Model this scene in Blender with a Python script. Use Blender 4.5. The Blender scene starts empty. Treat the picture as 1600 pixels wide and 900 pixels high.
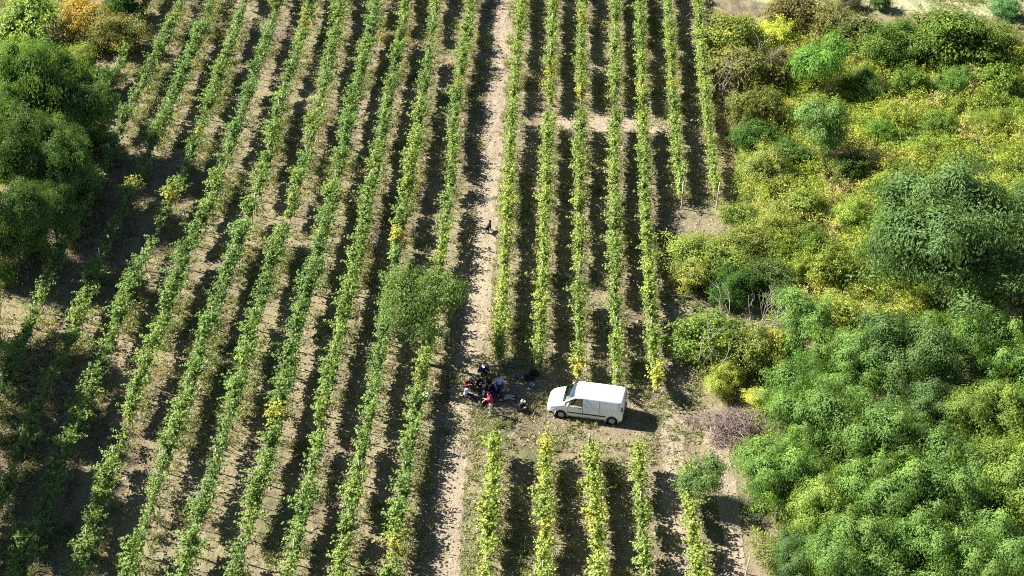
import bpy, bmesh, math, random
import numpy as np
from mathutils import Vector, Matrix

S = bpy.context.scene
COL = S.collection
R = math.radians

# ------------------------------------------------------------------ camera
CAM_H, FPX, PITCH = 66.0, 2600.0, R(35.4)
cd = bpy.data.cameras.new('camera')
cd.sensor_width = 36.0
cd.lens = FPX / 1600.0 * 36.0
cd.clip_start, cd.clip_end = 1.0, 6000.0
cam = bpy.data.objects.new('camera', cd)
cam.location = (0, 0, CAM_H)
cam.rotation_euler = (math.pi / 2 - PITCH, 0, 0)
COL.objects.link(cam)
S.camera = cam

# ------------------------------------------------------------------ light
SUN_EL, SUN_AZ = R(38.0), R(21.0)      # azimuth: from the left (-X), turned towards the far side (+Y)
to_sun = Vector((-math.cos(SUN_EL) * math.cos(SUN_AZ), math.cos(SUN_EL) * math.sin(SUN_AZ), math.sin(SUN_EL)))
W = bpy.data.worlds.new('World')
S.world = W
W.use_nodes = True
wn = W.node_tree.nodes
bg = wn['Background']
sky = wn.new('ShaderNodeTexSky')
sky.sky_type = 'NISHITA'
sky.sun_disc = False
sky.sun_elevation = SUN_EL
sky.air_density = .6
sky.dust_density = .2
sky.sun_rotation = math.atan2(to_sun.x, to_sun.y)
W.node_tree.links.new(sky.outputs[0], bg.inputs[0])
bg.inputs[1].default_value = 0.05
sl = bpy.data.lights.new('sun', 'SUN')
sl.energy = 5.0
sl.angle = R(0.5)
sl.color = (1.0, 0.96, 0.89)
so = bpy.data.objects.new('sun', sl)
so.rotation_euler = (-to_sun).to_track_quat('-Z', 'Y').to_euler()
so.location = (0, 0, 80)
COL.objects.link(so)
vs = S.view_settings
vs.view_transform = 'Standard'
vs.look = 'None'
vs.exposure = 1.8
vs.gamma = 1.0
vs.use_curve_mapping = False
S.render.engine = 'CYCLES'
S.cycles.use_denoising = False
S.cycles.filter_width = 1.1
S.cycles.max_bounces = 6
S.cycles.diffuse_bounces = 2
S.cycles.glossy_bounces = 2
S.cycles.transmission_bounces = 4
S.cycles.transparent_max_bounces = 8

# ------------------------------------------------------------------ helpers
CA, SA = math.cos(PITCH), math.sin(PITCH)

def at(px, py, z=0.0):
    """world point at height z seen at pixel (px, py) of the 1600x900 photograph"""
    r, u = (px - 800) / FPX, -(py - 450) / FPX
    d = (r, CA + u * SA, -SA + u * CA)
    t = (z - CAM_H) / d[2]
    return Vector((d[0] * t, d[1] * t, z))

def interp(pts, n_step):
    """resample a polyline of Vectors at about n_step metres"""
    out = []
    for a, b in zip(pts[:-1], pts[1:]):
        L = (b - a).length
        k = max(1, int(round(L / n_step)))
        out += [a.lerp(b, i / k) for i in range(k)]
    out.append(pts[-1])
    return out

class VNoise:
    """smooth value noise on a lattice, vectorised"""
    def __init__(self, seed):
        self.t = np.random.default_rng(seed).random((256, 256))
    def __call__(self, x, y, s):
        x = np.asarray(x, float) / s + 100.0
        y = np.asarray(y, float) / s + 100.0
        xi, yi = np.floor(x).astype(int), np.floor(y).astype(int)
        fx, fy = x - xi, y - yi
        fx, fy = fx * fx * (3 - 2 * fx), fy * fy * (3 - 2 * fy)
        t = self.t
        a = t[xi % 256, yi % 256]; b = t[(xi + 1) % 256, yi % 256]
        c = t[xi % 256, (yi + 1) % 256]; d = t[(xi + 1) % 256, (yi + 1) % 256]
        return (a * (1 - fx) + b * fx) * (1 - fy) + (c * (1 - fx) + d * fx) * fy

NZ = VNoise(7)

def tag(o, label=None, cat=None, group=None, kind=None):
    if label: o['label'] = label
    if cat: o['category'] = cat
    if group: o['group'] = group
    if kind: o['kind'] = kind
    return o

def empty(name, loc=(0, 0, 0), rz=0.0):
    o = bpy.data.objects.new(name, None)
    o.location = loc
    o.rotation_euler = (0, 0, rz)
    o.empty_display_size = 0.3
    COL.objects.link(o)
    return o

def link(name, me, parent=None, loc=(0, 0, 0), rz=0.0, sc=None):
    o = bpy.data.objects.new(name, me)
    o.location = loc
    o.rotation_euler = (0, 0, rz)
    if sc is not None:
        o.scale = sc if hasattr(sc, '__len__') else (sc, sc, sc)
    if parent: o.parent = parent
    COL.objects.link(o)
    return o

def np_mesh(name, V, F, mats, attr=None, fmat=None, smooth=False):
    """V (n,3), F (m,k) k = 3 or 4, attr dict of point float arrays"""
    V = np.asarray(V, np.float32); F = np.asarray(F, np.int32)
    me = bpy.data.meshes.new(name)
    m, k = F.shape
    me.vertices.add(len(V)); me.vertices.foreach_set('co', V.ravel())
    me.loops.add(m * k); me.loops.foreach_set('vertex_index', F.ravel())
    me.polygons.add(m)
    me.polygons.foreach_set('loop_start', np.arange(0, m * k, k, dtype=np.int32))
    me.polygons.foreach_set('loop_total', np.full(m, k, np.int32))
    if fmat is not None: me.polygons.foreach_set('material_index', np.asarray(fmat, np.int32))
    me.polygons.foreach_set('use_smooth', np.full(m, smooth, bool))
    for mt in (mats if isinstance(mats, (list, tuple)) else [mats]): me.materials.append(mt)
    for nm, arr in (attr or {}).items():
        a = me.attributes.new(nm, 'FLOAT', 'POINT')
        a.data.foreach_set('value', np.asarray(arr, np.float32))
    me.update(calc_edges=True)
    return me

def unit(a):
    return a / np.maximum(np.linalg.norm(a, axis=1, keepdims=True), 1e-9)

def leaves(rng, C, N, L, Wd, tint, axis=None):
    """rhombic leaves: centres C, normals N, lengths L, widths Wd -> V, F, tint per vertex"""
    n = len(C)
    N = unit(N)
    rnd = axis if axis is not None else rng.normal(size=(n, 3))
    T = unit(rnd - N * np.sum(rnd * N, axis=1, keepdims=True))
    B = np.cross(N, T)
    L = np.broadcast_to(L, (n,))[:, None]; Wd = np.broadcast_to(Wd, (n,))[:, None]
    fold = 0.18
    V = np.stack([C - T * L / 2, C + B * Wd / 2 + N * Wd * fold - T * L * .08,
                  C + T * L / 2 - N * L * .08, C - B * Wd / 2 + N * Wd * fold - T * L * .08], axis=1).reshape(-1, 3)
    F = np.arange(4 * n).reshape(n, 4)
    return V, F, np.repeat(np.asarray(tint, float), 4)

def tubes(paths, sides=6):
    """paths: list of (points, radii) -> V, F of tapered tubes (quads)"""
    VV, FF, base = [], [], 0
    for P, rad in paths:
        P = np.asarray(P, float); k = len(P)
        d = np.gradient(P, axis=0); d = unit(d)
        ref = np.array([1.0, 0.13, 0.07]) if abs(d[0][2]) > .7 else np.array([0.1, 0.05, 1.0])
        X = unit(np.cross(d, ref)); Y = np.cross(d, X)
        a = np.arange(sides) * 2 * math.pi / sides
        ring = P[:, None, :] + np.asarray(rad, float)[:, None, None] * (np.cos(a)[None, :, None] * X[:, None, :] + np.sin(a)[None, :, None] * Y[:, None, :])
        VV.append(ring.reshape(-1, 3))
        i = np.arange(k - 1)[:, None] * sides; j = np.arange(sides)[None, :]; j2 = (j + 1) % sides
        FF.append(np.stack([base + i + j, base + i + j2, base + i + sides + j2, base + i + sides + j], axis=-1).reshape(-1, 4))
        base += k * sides
        VV.append(P[-1:] ); tipi = base; base += 1
        last = tipi - sides
        FF.append(np.array([[last + q, last + (q + 1) % sides, tipi, tipi] for q in range(sides)]))
    F = np.concatenate(FF)
    # degenerate quads at the tips: turn them into proper tris by splitting lists
    return np.concatenate(VV), F

def tube_mesh(name, paths, mat, sides=6):
    V, F = tubes(paths, sides)
    me = bpy.data.meshes.new(name)
    me.from_pydata([tuple(v) for v in V], [], [tuple(f) if f[2] != f[3] else tuple(f[:3]) for f in F.tolist()])
    for p in me.polygons: p.use_smooth = True
    me.materials.append(mat)
    me.update()
    return me

# ------------------------------------------------------------------ materials
class NT:
    def __init__(self, name):
        self.m = bpy.data.materials.new(name); self.m.use_nodes = True
        self.t = self.m.node_tree; self.n = self.t.nodes
        for x in list(self.n): self.n.remove(x)
    def add(self, typ, **kw):
        x = self.n.new(typ)
        for k, v in kw.items():
            if k.startswith('i_'):
                key = k[2:]; key = int(key) if key.isdigit() else key.replace('_', ' ')
                x.inputs[key].default_value = v
            else: setattr(x, k, v)
        return x
    def ln(self, a, b): self.t.links.new(a, b)
    def noise(self, scale, detail=3.0, rough=.55, vec=None):
        x = self.add('ShaderNodeTexNoise'); x.inputs['Scale'].default_value = scale
        x.inputs['Detail'].default_value = detail; x.inputs['Roughness'].default_value = rough
        if vec is not None: self.ln(vec, x.inputs['Vector'])
        return x.outputs[0]
    def ramp(self, fac, stops):
        x = self.add('ShaderNodeValToRGB'); e = x.color_ramp.elements
        while len(e) < len(stops): e.new(0.5)
        for q, (p, c) in zip(e, stops):
            q.position = p; q.color = (*c, 1) if len(c) == 3 else c
        self.ln(fac, x.inputs[0]); return x.outputs[0]
    def mix(self, fac, a, b, mode='MIX'):
        x = self.add('ShaderNodeMix', data_type='RGBA', blend_type=mode)
        for v, s in ((fac, x.inputs[0]), (a, x.inputs[6]), (b, x.inputs[7])):
            if hasattr(v, 'is_linked'): self.ln(v, s)
            else: s.default_value = v if not isinstance(v, tuple) or len(v) == 4 else (*v, 1)
        return x.outputs[2]
    def math(self, op, a, b=0.0, clamp=False):
        x = self.add('ShaderNodeMath', operation=op, use_clamp=clamp)
        for v, s in ((a, x.inputs[0]), (b, x.inputs[1])):
            if hasattr(v, 'is_linked'): self.ln(v, s)
            else: s.default_value = v
        return x.outputs[0]
    def out(self, sh):
        o = self.add('ShaderNodeOutputMaterial'); self.ln(sh, o.inputs[0]); return self.m

def plain(name, col, rough=.6, spec=.3, metal=0.0, var=.12, scale=9.0):
    t = NT(name)
    g = t.add('ShaderNodeNewGeometry').outputs['Position']
    c = t.mix(t.math('MULTIPLY', t.noise(scale, 4, .6, g), 1.0), tuple(x * (1 - var) for x in col), tuple(min(1, x * (1 + var)) for x in col))
    b = t.add('ShaderNodeBsdfPrincipled', i_Roughness=rough, i_Metallic=metal)
    b.inputs['Specular IOR Level'].default_value = spec
    t.ln(c, b.inputs['Base Color'])
    return t.out(b.outputs[0])

def leaf_mat(name, stops=None, trans=.32, rough=.5, spec=.16):
    """leaf colour = object colour shifted by the 'tint' attribute (or a ramp over tint)"""
    t = NT(name)
    a = t.add('ShaderNodeAttribute', attribute_name='tint').outputs['Fac']
    if stops is None:
        oc = t.add('ShaderNodeObjectInfo').outputs['Color']
        dk = t.mix(1.0, oc, (.56, .64, .52), 'MULTIPLY')
        lt = t.mix(1.0, oc, (1.40, 1.28, 1.0), 'MULTIPLY')
        lo = t.mix(t.math('MULTIPLY', a, 2.0, True), dk, oc)
        c = t.mix(t.math('SUBTRACT', t.math('MULTIPLY', a, 2.0), 1.0, True), lo, lt)
    else:
        c = t.ramp(a, stops)
    b = t.add('ShaderNodeBsdfPrincipled', i_Roughness=rough)
    b.inputs['Specular IOR Level'].default_value = spec
    t.ln(c, b.inputs['Base Color'])
    tr = t.add('ShaderNodeBsdfTranslucent')
    t.ln(t.mix(1.0, c, (1.25, 1.15, .5), 'MULTIPLY'), tr.inputs[0])
    mx = t.add('ShaderNodeMixShader'); mx.inputs[0].default_value = trans
    t.ln(b.outputs[0], mx.inputs[1]); t.ln(tr.outputs[0], mx.inputs[2])
    return t.out(mx.outputs[0])

M_LEAF = leaf_mat('leaf')
M_BARK = plain('bark', (.12, .095, .07), .9, .1, var=.4, scale=14)
M_VBARK = plain('vine_bark', (.13, .09, .06), .9, .1, var=.35, scale=20)
M_POST = plain('weathered_post_wood', (.44, .39, .32), .85, .15, var=.25, scale=12)
M_DEAD = plain('dead_wood', (.29, .25, .215), .9, .1, var=.3, scale=10)
M_BRUSH = plain('dry_branch', (.22, .165, .145), .9, .1, var=.4, scale=6)

def soil_nodes(t, base_lo, base_hi, straw, green, straw_amt, green_amt, stretch=True):
    g = t.add('ShaderNodeNewGeometry').outputs['Position']
    mp = t.add('ShaderNodeMapping'); mp.inputs['Scale'].default_value = (1.0, .45 if stretch else 1.0, 1.0)
    t.ln(g, mp.inputs[0]); v = mp.outputs[0]
    fine = t.noise(7.0, 6, .72, g)
    mid = t.noise(1.3, 5, .6, v)
    big = t.noise(.16, 4, .55, v)
    c = t.ramp(t.math('ADD', t.math('MULTIPLY', fine, .55), t.math('MULTIPLY', mid, .45)), [(.30, base_lo), (.66, base_hi)])
    # dry straw litter
    f1 = t.math('ADD', t.math('MULTIPLY', mid, .5), t.math('MULTIPLY', big, .5))
    m1 = t.ramp(t.math('ADD', f1, t.math('MULTIPLY', t.math('SUBTRACT', fine, .5), .35)), [(.52 - straw_amt * .3, (0, 0, 0)), (.62 - straw_amt * .3, (1, 1, 1))])
    c = t.mix(t.math('MULTIPLY', m1, .8), c, straw)
    big2 = t.noise(.23, 4, .6, mp.outputs[0])
    m2 = t.ramp(t.math('ADD', t.math('MULTIPLY', big2, .6), t.math('MULTIPLY', fine, .4)), [(.60 - green_amt * .3, (0, 0, 0)), (.70 - green_amt * .3, (1, 1, 1))])
    c = t.mix(t.math('MULTIPLY', m2, .75), c, green)
    hgt = t.math('ADD', t.math('MULTIPLY', fine, .5), t.math('MULTIPLY', t.noise(2.2, 5, .6, g), 1.0))
    bp = t.add('ShaderNodeBump', i_Strength=.9, i_Distance=.16)
    t.ln(hgt, bp.inputs['Height'])
    b = t.add('ShaderNodeBsdfPrincipled', i_Roughness=.95)
    b.inputs['Specular IOR Level'].default_value = .08
    t.ln(c, b.inputs['Base Color']); t.ln(bp.outputs[0], b.inputs['Normal'])
    return b, g

def ground_mat():
    t = NT('vineyard_soil')
    b, g = soil_nodes(t, (.072, .055, .037), (.218, .174, .120), (.225, .195, .112), (.085, .105, .038), .34, .28)
    return t.out(b.outputs[0])

def patch_mat(name, lo, hi, straw, green, sa, ga, edge=.5):
    """ground cover with a ragged edge driven by the 'fade' attribute"""
    t = NT(name)
    b, g = soil_nodes(t, lo, hi, straw, green, sa, ga)
    fd = t.add('ShaderNodeAttribute', attribute_name='fade').outputs['Fac']
    n = t.math('ADD', t.math('MULTIPLY', t.noise(1.1, 5, .65, g), .55), t.math('MULTIPLY', t.noise(6, 4, .6, g), .45))
    a = t.math('SUBTRACT', t.math('ADD', fd, t.math('MULTIPLY', n, edge * 2)), edge + .5)
    a = t.math('MULTIPLY', a, 5.0); a = t.math('ADD', a, .5, True)
    tp = t.add('ShaderNodeBsdfTransparent'); mx = t.add('ShaderNodeMixShader')
    t.ln(a, mx.inputs[0]); t.ln(tp.outputs[0], mx.inputs[1]); t.ln(b.outputs[0], mx.inputs[2])
    return t.out(mx.outputs[0])

# ------------------------------------------------------------------ ground
def build_ground():
    def axis(a, b, far, st):
        near = np.arange(a, b + .01, st)
        return np.concatenate([[-far, -far / 3, a - 60], near, [b + 60, far / 3, far]])
    xs = axis(-70, 70, 3000, 5.0); ys = axis(40, 175, 3000, 5.0)
    X, Y = np.meshgrid(xs, ys, indexing='ij')
    V = np.stack([X.ravel(), Y.ravel(), np.zeros(X.size)], 1)
    nx, ny = len(xs), len(ys)
    i = np.arange(nx - 1)[:, None] * ny; j = np.arange(ny - 1)[None, :]
    F = np.stack([i + j, i + ny + j, i + ny + j + 1, i + j + 1], -1).reshape(-1, 4)
    o = link('ground', np_mesh('ground', V, F, ground_mat()))
    tag(o, 'bare brown vineyard soil with dry litter between the rows', 'ground', kind='structure')
build_ground()

def ribbon(name, pxpts, width, mat, z, label, cat, wiggle=.0):
    P = interp([at(x, y, z) for x, y in pxpts], 1.0)
    V, F, fade = [], [], []
    offs = (-1, -.5, 0, .5, 1); fd = (0, .95, .72, .95, 0)
    for k, p in enumerate(P):
        d = (P[min(k + 1, len(P) - 1)] - P[max(k - 1, 0)]).normalized()
        s = Vector((d.y, -d.x, 0))
        w = width / 2 * (1 + wiggle * math.sin(k * .7) * math.cos(k * .23))
        for o_, f_ in zip(offs, fd):
            V.append(p + s * w * 1.35 * o_); fade.append(f_ if 2 < k < len(P) - 3 else f_ * .5)
    for k in range(len(P) - 1):
        for q in range(4):
            a = k * 5 + q
            F.append((a, a + 1, a + 6, a + 5))
    o = link(name, np_mesh(name, [tuple(v) for v in V], F, mat, {'fade': fade}))
    return tag(o, label, cat, kind='structure')

def blob(name, pxpts, mat, z, label, cat):
    P = [at(x, y, z) for x, y in pxpts]
    c = sum(P, Vector()) / len(P)
    ring = interp(P + [P[0]], 1.5)[:-1]
    V = [c]; fade = [1.0]; n = len(ring)
    for f, fa in ((.5, 1), (.82, 1), (1.08, 0)):
        for p in ring: V.append(c + (p - c) * f); fade.append(fa)
    F = [(0, 1 + k, 1 + (k + 1) % n, 0) for k in range(n)]
    tri = [(0, 1 + k, 1 + (k + 1) % n) for k in range(n)]
    quad = []
    for r in range(2):
        for k in range(n):
            a = 1 + r * n + k; b = 1 + r * n + (k + 1) % n
            quad.append((a, a + n, b + n, b))
    me = bpy.data.meshes.new(name)
    me.from_pydata([tuple(v) for v in V], [], tri + quad)
    me.materials.append(mat)
    a = me.attributes.new('fade', 'FLOAT', 'POINT'); a.data.foreach_set('value', np.asarray(fade, np.float32))
    return tag(link(name, me), label, cat, kind='structure')

M_TRACK = patch_mat('track_dirt', (.175, .14, .098), (.335, .278, .202), (.31, .26, .175), (.16, .15, .08), .05, -.12, .55)
M_CROSS = patch_mat('path_dirt', (.19, .148, .11), (.33, .27, .205), (.31, .255, .17), (.15, .15, .07), .2, 0, .6)
M_CLEAR = patch_mat('clearing_litter', (.08, .06, .043), (.21, .165, .119), (.21, .175, .105), (.085, .105, .04), .25, .26, .8)
M_MEAD = patch_mat('meadow', (.18, .20, .085), (.29, .29, .155), (.36, .32, .21), (.16, .23, .075), .2, .3, .7)
M_SCRUB = patch_mat('scrub_soil', (.08, .062, .042), (.18, .145, .095), (.25, .205, .125), (.07, .09, .03), .15, .3, .8)
M_VERGE = patch_mat('verge_grass', (.14, .115, .068), (.24, .20, .125), (.25, .22, .12), (.11, .135, .052), .25, .32, .8)

blob('scrub_ground', [(1165, 60), (1330, 25), (1600, 40), (1720, 40), (1780, 500), (1760, 960), (1190, 960), (1180, 720), (1090, 560), (1090, 380), (1160, 320)],
     M_SCRUB, .004, 'brown ground under the scrub to the right of the vineyard', 'ground')
blob('meadow', [(1290, -60), (1780, -60), (1780, 30), (1480, 26), (1330, 22), (1200, 12), (1130, -10)], M_MEAD, .010,
     'pale green grass field beyond the scrub at the top right', 'meadow')
blob('clearing', [(690, 600), (760, 572), (860, 590), (960, 605), (1060, 580), (1100, 640), (1090, 700), (1040, 745), (960, 720), (840, 705), (740, 700), (690, 660)],
     M_CLEAR, .006, 'open patch of trodden soil and litter round the white van', 'clearing')
ribbon('grass_verge', [(722, 960), (735, 860), (745, 760), (752, 680), (758, 620)], 2.3, M_VERGE, .008,
       'dry grass strip beside the lower dirt track', 'verge')
ribbon('dirt_track', [(804, -60), (790, 0), (781, 100), (772, 200), (764, 300), (757, 400), (745, 500), (728, 580), (716, 650), (705, 740), (700, 830), (694, 960)], 1.65, M_TRACK, .014,
       'pale trodden dirt track running up the middle of the vineyard', 'track', .12)
ribbon('cross_path', [(800, 180), (880, 190), (970, 196), (1060, 200), (1130, 204)], 2.3, M_CROSS, .018,
       'pale dirt path crossing the right hand vine rows', 'path', .2)
ribbon('headland_path', [(235, 838), (310, 852), (400, 864), (480, 872), (560, 880), (650, 888)], 2.0, M_VERGE, .022,
       'grassy path crossing the lower left vine rows', 'path', .2)
ribbon('side_track', [(1072, 360), (1066, 450), (1068, 540), (1062, 620), (1050, 690), (1056, 770), (1066, 870), (1070, 960)], 1.5, M_CROSS, .026,
       'pale dirt track along the edge of the scrub', 'track', .2)
ribbon('side_track', [(1104, 640), (1120, 700), (1136, 770), (1146, 850), (1150, 960)], 1.3, M_CROSS, .030,
       'narrow dirt track beside the trees at the lower right', 'track', .2)

# ------------------------------------------------------------------ grapevine meshes
def vine_mesh(seed, dens=1.0, hmax=1.95, wide=.12, xr=.62, z0=.75, zmin=.35, stray=.06, droop=.03):
    rng = np.random.default_rng(seed)
    C, N, T = [], [], []
    nsh = int(36 * dens)
    for s in range(nsh):
        x = rng.uniform(-xr, xr); y = rng.normal(0, .06)
        p = np.array([x, y, rng.uniform(z0, z0 + .3)])
        lean = rng.normal(0, wide * .85) if rng.random() > stray else rng.normal(0, .55)
        v = np.array([rng.normal(0, .35), lean, 1.0])
        ln = rng.uniform(.7, 1.55); k = int(ln / .068)
        st = rng.normal(.5, .13)
        for q in range(k):
            p = p + v / np.linalg.norm(v) * .068
            v = v + np.array([rng.normal(0, .10), rng.normal(0, .055) + .01 * np.sign(p[1]), -droop - .22 * max(0, p[2] - hmax + .25)])
            if p[2] < zmin: break
            off = rng.normal(0, .06, 3)
            C.append(p + off)
            n = np.array([rng.normal(0, .55), .30 * np.sign(p[1] + off[1]) + rng.normal(0, .5), .95]); N.append(n)
            T.append(st + rng.normal(0, .16))
    C, N = np.array(C), np.array(N)
    L = rng.uniform(.12, .20, len(C))
    V, F, t = leaves(rng, C, N, L, L * rng.uniform(.75, 1.0, len(C)), np.clip(T, 0, 1))
    return np_mesh('grapevine', V, F, M_LEAF, {'tint': t})

VINES = [vine_mesh(100 + i) for i in range(14)]
LOOSE = [vine_mesh(300 + i, 1.0, 1.88, .13, .54, .85, .50, .20, .045) for i in range(14)]
SPARSE = [vine_mesh(200 + i, .36, 1.7, .24) for i in range(6)]

def vine_trunk(seed):
    r = random.Random(seed)
    pts = [(0, 0, -.02)]; x = y = 0
    for k in range(1, 6):
        x += r.uniform(-.05, .05); y += r.uniform(-.04, .04); pts.append((x, y, k * .19))
    ps = [(pts, [.035, .03, .026, .026, .024, .02])]
    for s in (-1, 1):
        ps.append(([pts[-1], (x + s * .25, y + .01, .99), (x + s * .55, y - .01, 1.0)], [.02, .016, .01]))
    for q in range(3):
        a = r.uniform(-.5, .5)
        ps.append(([(a, y, .98), (a + r.uniform(-.1, .1), y + r.uniform(-.15, .15), 1.4), (a + r.uniform(-.2, .2), y + r.uniform(-.35, .35), 1.75)], [.01, .008, .004]))
    return tube_mesh('vine_trunk', ps, M_VBARK, 5)
VTRUNKS = [vine_trunk(i) for i in range(5)]

def post_mesh():
    return tube_mesh('post', [([(0, 0, -.05), (0, 0, 1.0), (.01, 0, 2.0)], [.05, .047, .045])], M_POST, 8)
POST = post_mesh()

HC = 1.75     # height at which the photograph's row lines (canopy tops) are taken
GRN, YEL, GOLD = np.array([.160, .262, .078]), np.array([.285, .355, .080]), np.array([.50, .44, .07])
rrow = random.Random(5)

def vine_row(pxpts, label, group, yellow, sparse, step=.9, loose=False, gaps=(), ends=(), wide=1.0):
    P = interp([at(x, y, HC) for x, y in pxpts], 1.0)
    # even arc length
    pts, cum = [P[0]], [0.0]
    for a, b in zip(P[:-1], P[1:]): cum.append(cum[-1] + (b - a).length)
    tot = cum[-1]
    def on(s):
        for k in range(len(P) - 1):
            if cum[k + 1] >= s: return P[k].lerp(P[k + 1], (s - cum[k]) / max(1e-6, cum[k + 1] - cum[k]))
        return P[-1]
    mid = on(tot / 2); root = empty('vine_row', (mid.x, mid.y, 0))
    tag(root, label, 'vine row', group)
    n = int(tot / step)
    seed = rrow.random() * 50
    def pxy(p):   # photo row of a canopy point
        d = p - Vector((0, 0, CAM_H)); f = d.y * CA - d.z * SA; u = d.y * SA + d.z * CA
        return 450 - u / f * FPX
    for k in range(n + 1):
        s = min(tot, k * step + rrow.uniform(-.12, .12)); s = max(0, s)
        p = on(s); q = on(min(tot, s + .6)) - on(max(0, s - .6))
        ang = math.atan2(q.y, q.x)
        y_ = pxy(p)
        loc = (p.x - mid.x + rrow.uniform(-.06, .06), p.y - mid.y, 0)
        if any(a <= y_ <= b for a, b in gaps):
            sp = 2
        else:
            w = float(NZ(s + seed * 7, seed * 31, 4.0))
            sp = 1 if (w < sparse or rrow.random() < sparse * .35) else 0
            if rrow.random() < .02 + sparse * (.14 if loose else .08): sp = 2
        if k % 7 == 4 or (k == n and ends):
            link('post', POST, root, (loc[0], loc[1], 0), rrow.uniform(0, 3), (1, 1, rrow.uniform(.9, 1.0)))
        if sp == 2: continue
        me = rrow.choice(SPARSE if sp else LOOSE if loose else VINES)
        sc = rrow.uniform(.76, 1.14)
        v = link('vine_foliage', me, root, loc, ang + (math.pi if rrow.random() < .5 else 0), (1.05, sc * wide, sc * rrow.uniform(.93, 1.05)))
        f = float(NZ(s * 1.0 + seed, seed * 13, 5.0)) * .75 + rrow.random() * .35
        f = max(0.0, min(1.0, yellow + (f - .55) * .8))
        c = GRN * (1 - f) + YEL * f
        if rrow.random() < .012 + .02 * yellow: c = c * .5 + GOLD * .5
        c = c * rrow.uniform(.85, 1.15)
        v.color = (*c, 1)
        link('vine_trunk', rrow.choice(VTRUNKS), v, (0, 0, 0), 0)

LEFT = [
 ([(738, -50), (733, 30), (712, 150), (705, 270), (690, 390), (672, 510), (650, 630), (630, 750), (613, 870), (604, 940)], 'long vine row on the left edge of the dirt track', [(245, 268)], .32, .24),
 ([(683, -50), (677, 30), (660, 150), (640, 270), (618, 390), (598, 510), (578, 630), (555, 750), (537, 850), (524, 940)], 'vine row second to the left of the dirt track, passing the walnut tree', [(50, 66), (838, 860)], .34, .20),
 ([(637, -50), (630, 30), (607, 150), (583, 270), (558, 390), (530, 510), (503, 630), (482, 750), (455, 870), (440, 940)], 'vine row third to the left of the dirt track', [], .26, .18),
 ([(592, -50), (582, 30), (552, 150), (525, 270), (495, 390), (462, 510), (437, 630), (405, 750), (372, 860), (350, 940)], 'vine row fourth to the left of the dirt track', [(818, 850)], .20, .18),
 ([(540, -50), (527, 30), (500, 150), (468, 270), (428, 390), (392, 510), (360, 630), (325, 750), (290, 870), (272, 940)], 'vine row fifth to the left of the dirt track', [(806, 832)], .18, .20),
 ([(495, -50), (478, 30), (437, 150), (410, 270), (365, 390), (322, 510), (283, 630), (242, 750), (212, 850), (195, 940)], 'vine row sixth to the left of the dirt track, with a yellow bush below', [(290, 305), (796, 822)], .22, .26),
 ([(442, -50), (425, 30), (383, 150), (342, 270), (290, 390), (247, 510), (203, 630), (160, 750), (125, 870), (105, 940)], 'vine row seventh to the left of the dirt track', [(535, 548)], .16, .32),
 ([(390, -50), (370, 30), (327, 150), (283, 270), (222, 390), (175, 510), (128, 630), (80, 750), (35, 870), (5, 940)], 'half shaded vine row eighth to the left of the dirt track', [], .16, .22),
 ([(342, -50), (318, 30), (268, 150), (213, 270), (155, 390), (115, 510), (55, 630), (8, 750), (-40, 860)], 'gappy vine row ninth from the dirt track, in dappled tree shade', [(255, 275)], .14, .30),
 ([(296, -50), (265, 40), (205, 150), (145, 290), (90, 390), (40, 510), (-10, 610)], 'patchy vine row in deep shade, one in from the outermost left row', [], .14, .36),
 ([(250, -50), (212, 20), (190, 85), (165, 122), (118, 190)], 'outermost left vine row, running into the dark trees', [], .2, .30),
]
for q, (pts, lab, gaps, yel, spa) in enumerate(LEFT):
    vine_row(pts, lab, 'vine rows left of the track', yel + .06, spa, gaps=gaps, wide=1.0, step=.92 if q < 4 else 1.0, loose=q >= 3)
RIGHT = [
 ([(819, -50), (815, 0), (800, 180), (792, 340), (783, 500), (781, 545)], 'yellow green vine row on the right edge of the dirt track', [(150, 160)], .80, .06),
 ([(867, -50), (865, 0), (856, 200), (850, 380), (843, 556)], 'vine row second to the right of the dirt track, ending above the bucket', [(143, 174)], .72, .10),
 ([(911, -50), (910, 0), (905, 300), (904, 572)], 'vine row third to the right, ending behind the front of the van', [(143, 172), (405, 436)], .64, .12),
 ([(962, -50), (962, 0), (960, 300), (964, 582)], 'vine row fourth to the right, ending behind the rear of the van', [(146, 176), (448, 470), (505, 522)], .66, .20),
 ([(998, -50), (1000, 0), (1006, 200), (1010, 350), (1018, 490), (1026, 582)], 'vine row fifth to the right of the dirt track, past the rear of the van', [(150, 176)], .66, .10),
 ([(1040, -50), (1045, 0), (1053, 160), (1063, 282)], 'short vine row ending at a bare wooden post near the scrub', [], .58, .10),
 ([(1083, -50), (1090, 0), (1103, 150), (1118, 282)], 'thin outermost right vine row beside the scrub', [], .78, .20),
]
for pts, lab, gaps, yel, spa in RIGHT:
    vine_row(pts, lab, 'vine rows right of the track', yel, spa, gaps=gaps, ends=(1,), wide=.92)
FRONT = [
 ([(773, 682), (768, 760), (760, 860), (754, 940)], 'yellowing front vine row beside the lower dirt track', .95, .05),
 ([(853, 690), (851, 780), (849, 880), (848, 940)], 'front vine row starting below the front of the van', .80, .04),
 ([(922, 694), (930, 780), (935, 880), (938, 940)], 'front vine row with a bare post below the middle of the van', .84, .05),
 ([(997, 706), (1004, 790), (1010, 880), (1014, 940)], 'front vine row starting below the rear of the van', .76, .05),
 ([(1074, 742), (1082, 810), (1092, 880), (1098, 940)], 'front vine row under the small green sapling', .85, .16),
]
for pts, lab, yel, spa in FRONT:
    vine_row(pts, lab, 'front vine rows below the van', yel, spa, ends=(1,), wide=.98)

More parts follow.
